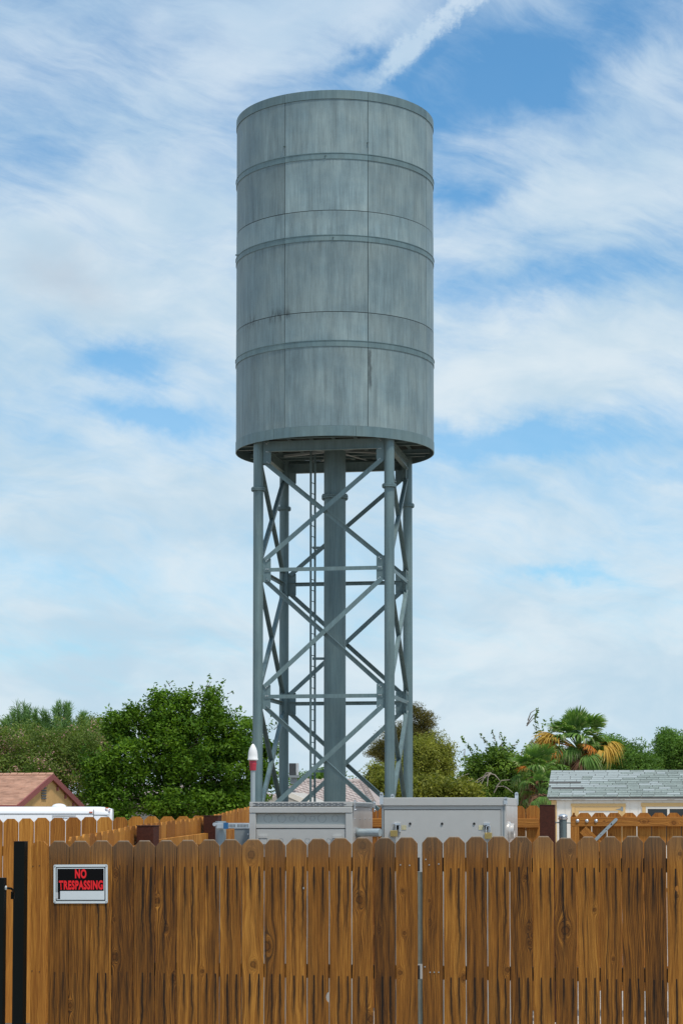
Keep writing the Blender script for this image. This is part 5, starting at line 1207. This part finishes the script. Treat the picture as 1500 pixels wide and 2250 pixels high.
# fan palms
def frond_mesh(seed, n_seg=32, spread=150, rad=.62, drp=.35, pet=.72, width=.017):
    """petiole along +x from the origin, then a pleated fan of blades whose tips droop"""
    rs = np.random.RandomState(seed); mb = MB(); P0 = Vector((0, 0, 0)); ctrl = lambda t: Vector((pet * t, 0, .16 * math.sin(t * 1.8)))
    pts = [ctrl(i / 4) for i in range(5)]; mb.tube(pts, [.018, .015, .012, .01, .008], 5); hub = pts[-1]; tint = []
    nv0 = len(mb.v); tint += [.35] * nv0
    for k in range(n_seg):
        a = math.radians((k / (n_seg - 1) - .5) * spread + rs.uniform(-2, 2)); L = rad * (1 - .22 * abs(k / (n_seg - 1) - .5) * 2) * rs.uniform(.85, 1.08)
        dr = drp * rs.uniform(.6, 1.5); prev = None; side = Vector((-math.sin(a), math.cos(a), 0)); tv_ = rs.uniform(.1, 1)
        for j in range(6):
            f = j / 5; ww = width * (.35 + 1.6 * f) * (1 - f ** 3) + .002; q = hub + Vector((math.cos(a), math.sin(a), 0)) * L * f * (1 - .25 * dr * f * f) + Vector((0, 0, .06 * f - dr * L * f ** 3))
            l_, c_, r_ = q - side * ww, q + Vector((0, 0, -.4 * ww)), q + side * ww
            o = len(mb.v); mb.v += [tuple(l_), tuple(c_), tuple(r_)]; tint += [min(1, tv_ * .8 + (.25 if j > 3 else 0))] * 3
            if prev is not None: mb.f += [(prev, prev + 1, o + 1, o), (prev + 1, prev + 2, o + 2, o + 1)]
            prev = o
    me = bpy.data.meshes.new('frond'); me.from_pydata(mb.v, [], mb.f); a_ = me.attributes.new('tint', 'FLOAT', 'POINT'); a_.data.foreach_set('value', np.array(tint, dtype=np.float32)); return me
fm = {}
for mat, vs in (('frond_green', ((1, .25), (2, .6), (3, 1.0), (4, 1.5))), ('frond_yellow', ((5, .9), (6, 1.3))), ('frond_orange', ((7, 1.0), (8, 1.4))), ('frond_dead', ((9, 2.0),))):
    fm[mat] = []
    for sd_, dr in vs: me = frond_mesh(sd_, drp=dr * .55); me.materials.append(MATS[mat]); fm[mat].append(me)
def palm(label, px, py, Y, sc, seed, special, n=46, lean=0):
    rs = random.Random(seed); c = at(px, py, Y); r = thing('fan_palm', label, 'palm tree', (c.x, c.y, g6))
    m = MB(); m.tube([Vector((c.x, c.y, g6 - .1)), Vector((c.x + .03, c.y, (g6 + c.z) / 2)), c], [.26 * sc, .2 * sc, .2 * sc], 12); m.build('trunk', 'palm_trunk', r, True)
    def add(mat, az, el, s, v=None, name='frond'):
        ms = fm[mat]; me = ms[v if v is not None else rs.randrange(len(ms))]; o = bpy.data.objects.new(name, me); COL.objects.link(o); o.parent = r
        o.location = c - r.location + Vector((0, 0, .15 * math.sin(el))); o.rotation_euler = (rs.uniform(-.5, .5), -el, az); o.scale = (s, s, s)
    for k in range(n):
        el = math.radians(88 - 115 * ((k + .5) / n) ** .85 + rs.uniform(-14, 14)); az = k * 2.39996 + rs.uniform(-.3, .3)
        v = 0 if el > .9 else (1 if el > .4 else (2 if el > 0 else 3)); add('frond_green', az, el, sc * rs.uniform(.68, 1.08) * (.86 if el > 1 else 1), v)
    for mat, azd, eld, s in special: add(mat, math.radians(azd), math.radians(eld), s * sc, None, 'dead_frond' if mat == 'frond_dead' else 'frond')
    m = MB()
    for k in range(90):                                  # old leaf bases hanging round the top of the trunk
        a = rs.uniform(0, 6.28); z = rs.uniform(-.35, .1) * sc; L = rs.uniform(.5, .95) * sc; d_ = Vector((math.cos(a), math.sin(a), 0)); p = c + d_ * .18 * sc + Vector((0, 0, z))
        m.tube([p, p + d_ * .25 * sc + Vector((0, 0, -.08 * sc)), p + d_ * .52 * sc + Vector((0, 0, -L))], [.026, .02, .009], 4)
    m.build('old_leaf_bases', 'palm_trunk', r)
palm('tall fan palm with orange dying fronds rising behind the shed roof', 1268, 1650, 60, 1.0, 3,
     [('frond_yellow', 192, 15, 1.05), ('frond_orange', 186, 5, 1.1), ('frond_yellow', 178, 20, 1.0), ('frond_orange', 200, -8, .95), ('frond_orange', -68, -18, .7), ('frond_dead', -88, -30, 1.), ('frond_dead', -100, -42, 1.),
      ('frond_yellow', -20, -2, 1.1), ('frond_yellow', -8, 4, 1.15), ('frond_dead', -100, -50, .8), ('frond_dead', -70, -55, .8), ('frond_dead', -120, -60, .7), ('frond_dead', -40, -60, .7), ('frond_yellow', 170, -10, 1.0), ('frond_yellow', -35, -12, 1.0), ('frond_yellow', 5, -12, 1.0), ('frond_orange', -74, 0, .85), ('frond_yellow', -150, 8, 1.15), ('frond_orange', -160, 4, 1.15), ('frond_yellow', -170, 14, 1.15), ('frond_orange', -145, -4, 1.1)], 70)
palm('lower fan palm with drooping green fronds left of the shed roof', 1182, 1712, 58.5, .80, 8,
     [('frond_orange', -150, 20, .8), ('frond_dead', -90, -50, .7), ('frond_dead', -60, -55, .7), ('frond_yellow', -100, -40, .7)], 40)
palm('smallest fan palm low down at the shed corner', 1186, 1750, 57.5, .62, 12, [('frond_dead', -90, -40, .8), ('frond_dead', -60, -50, .8), ('frond_dead', -120, -45, .8)], 22)
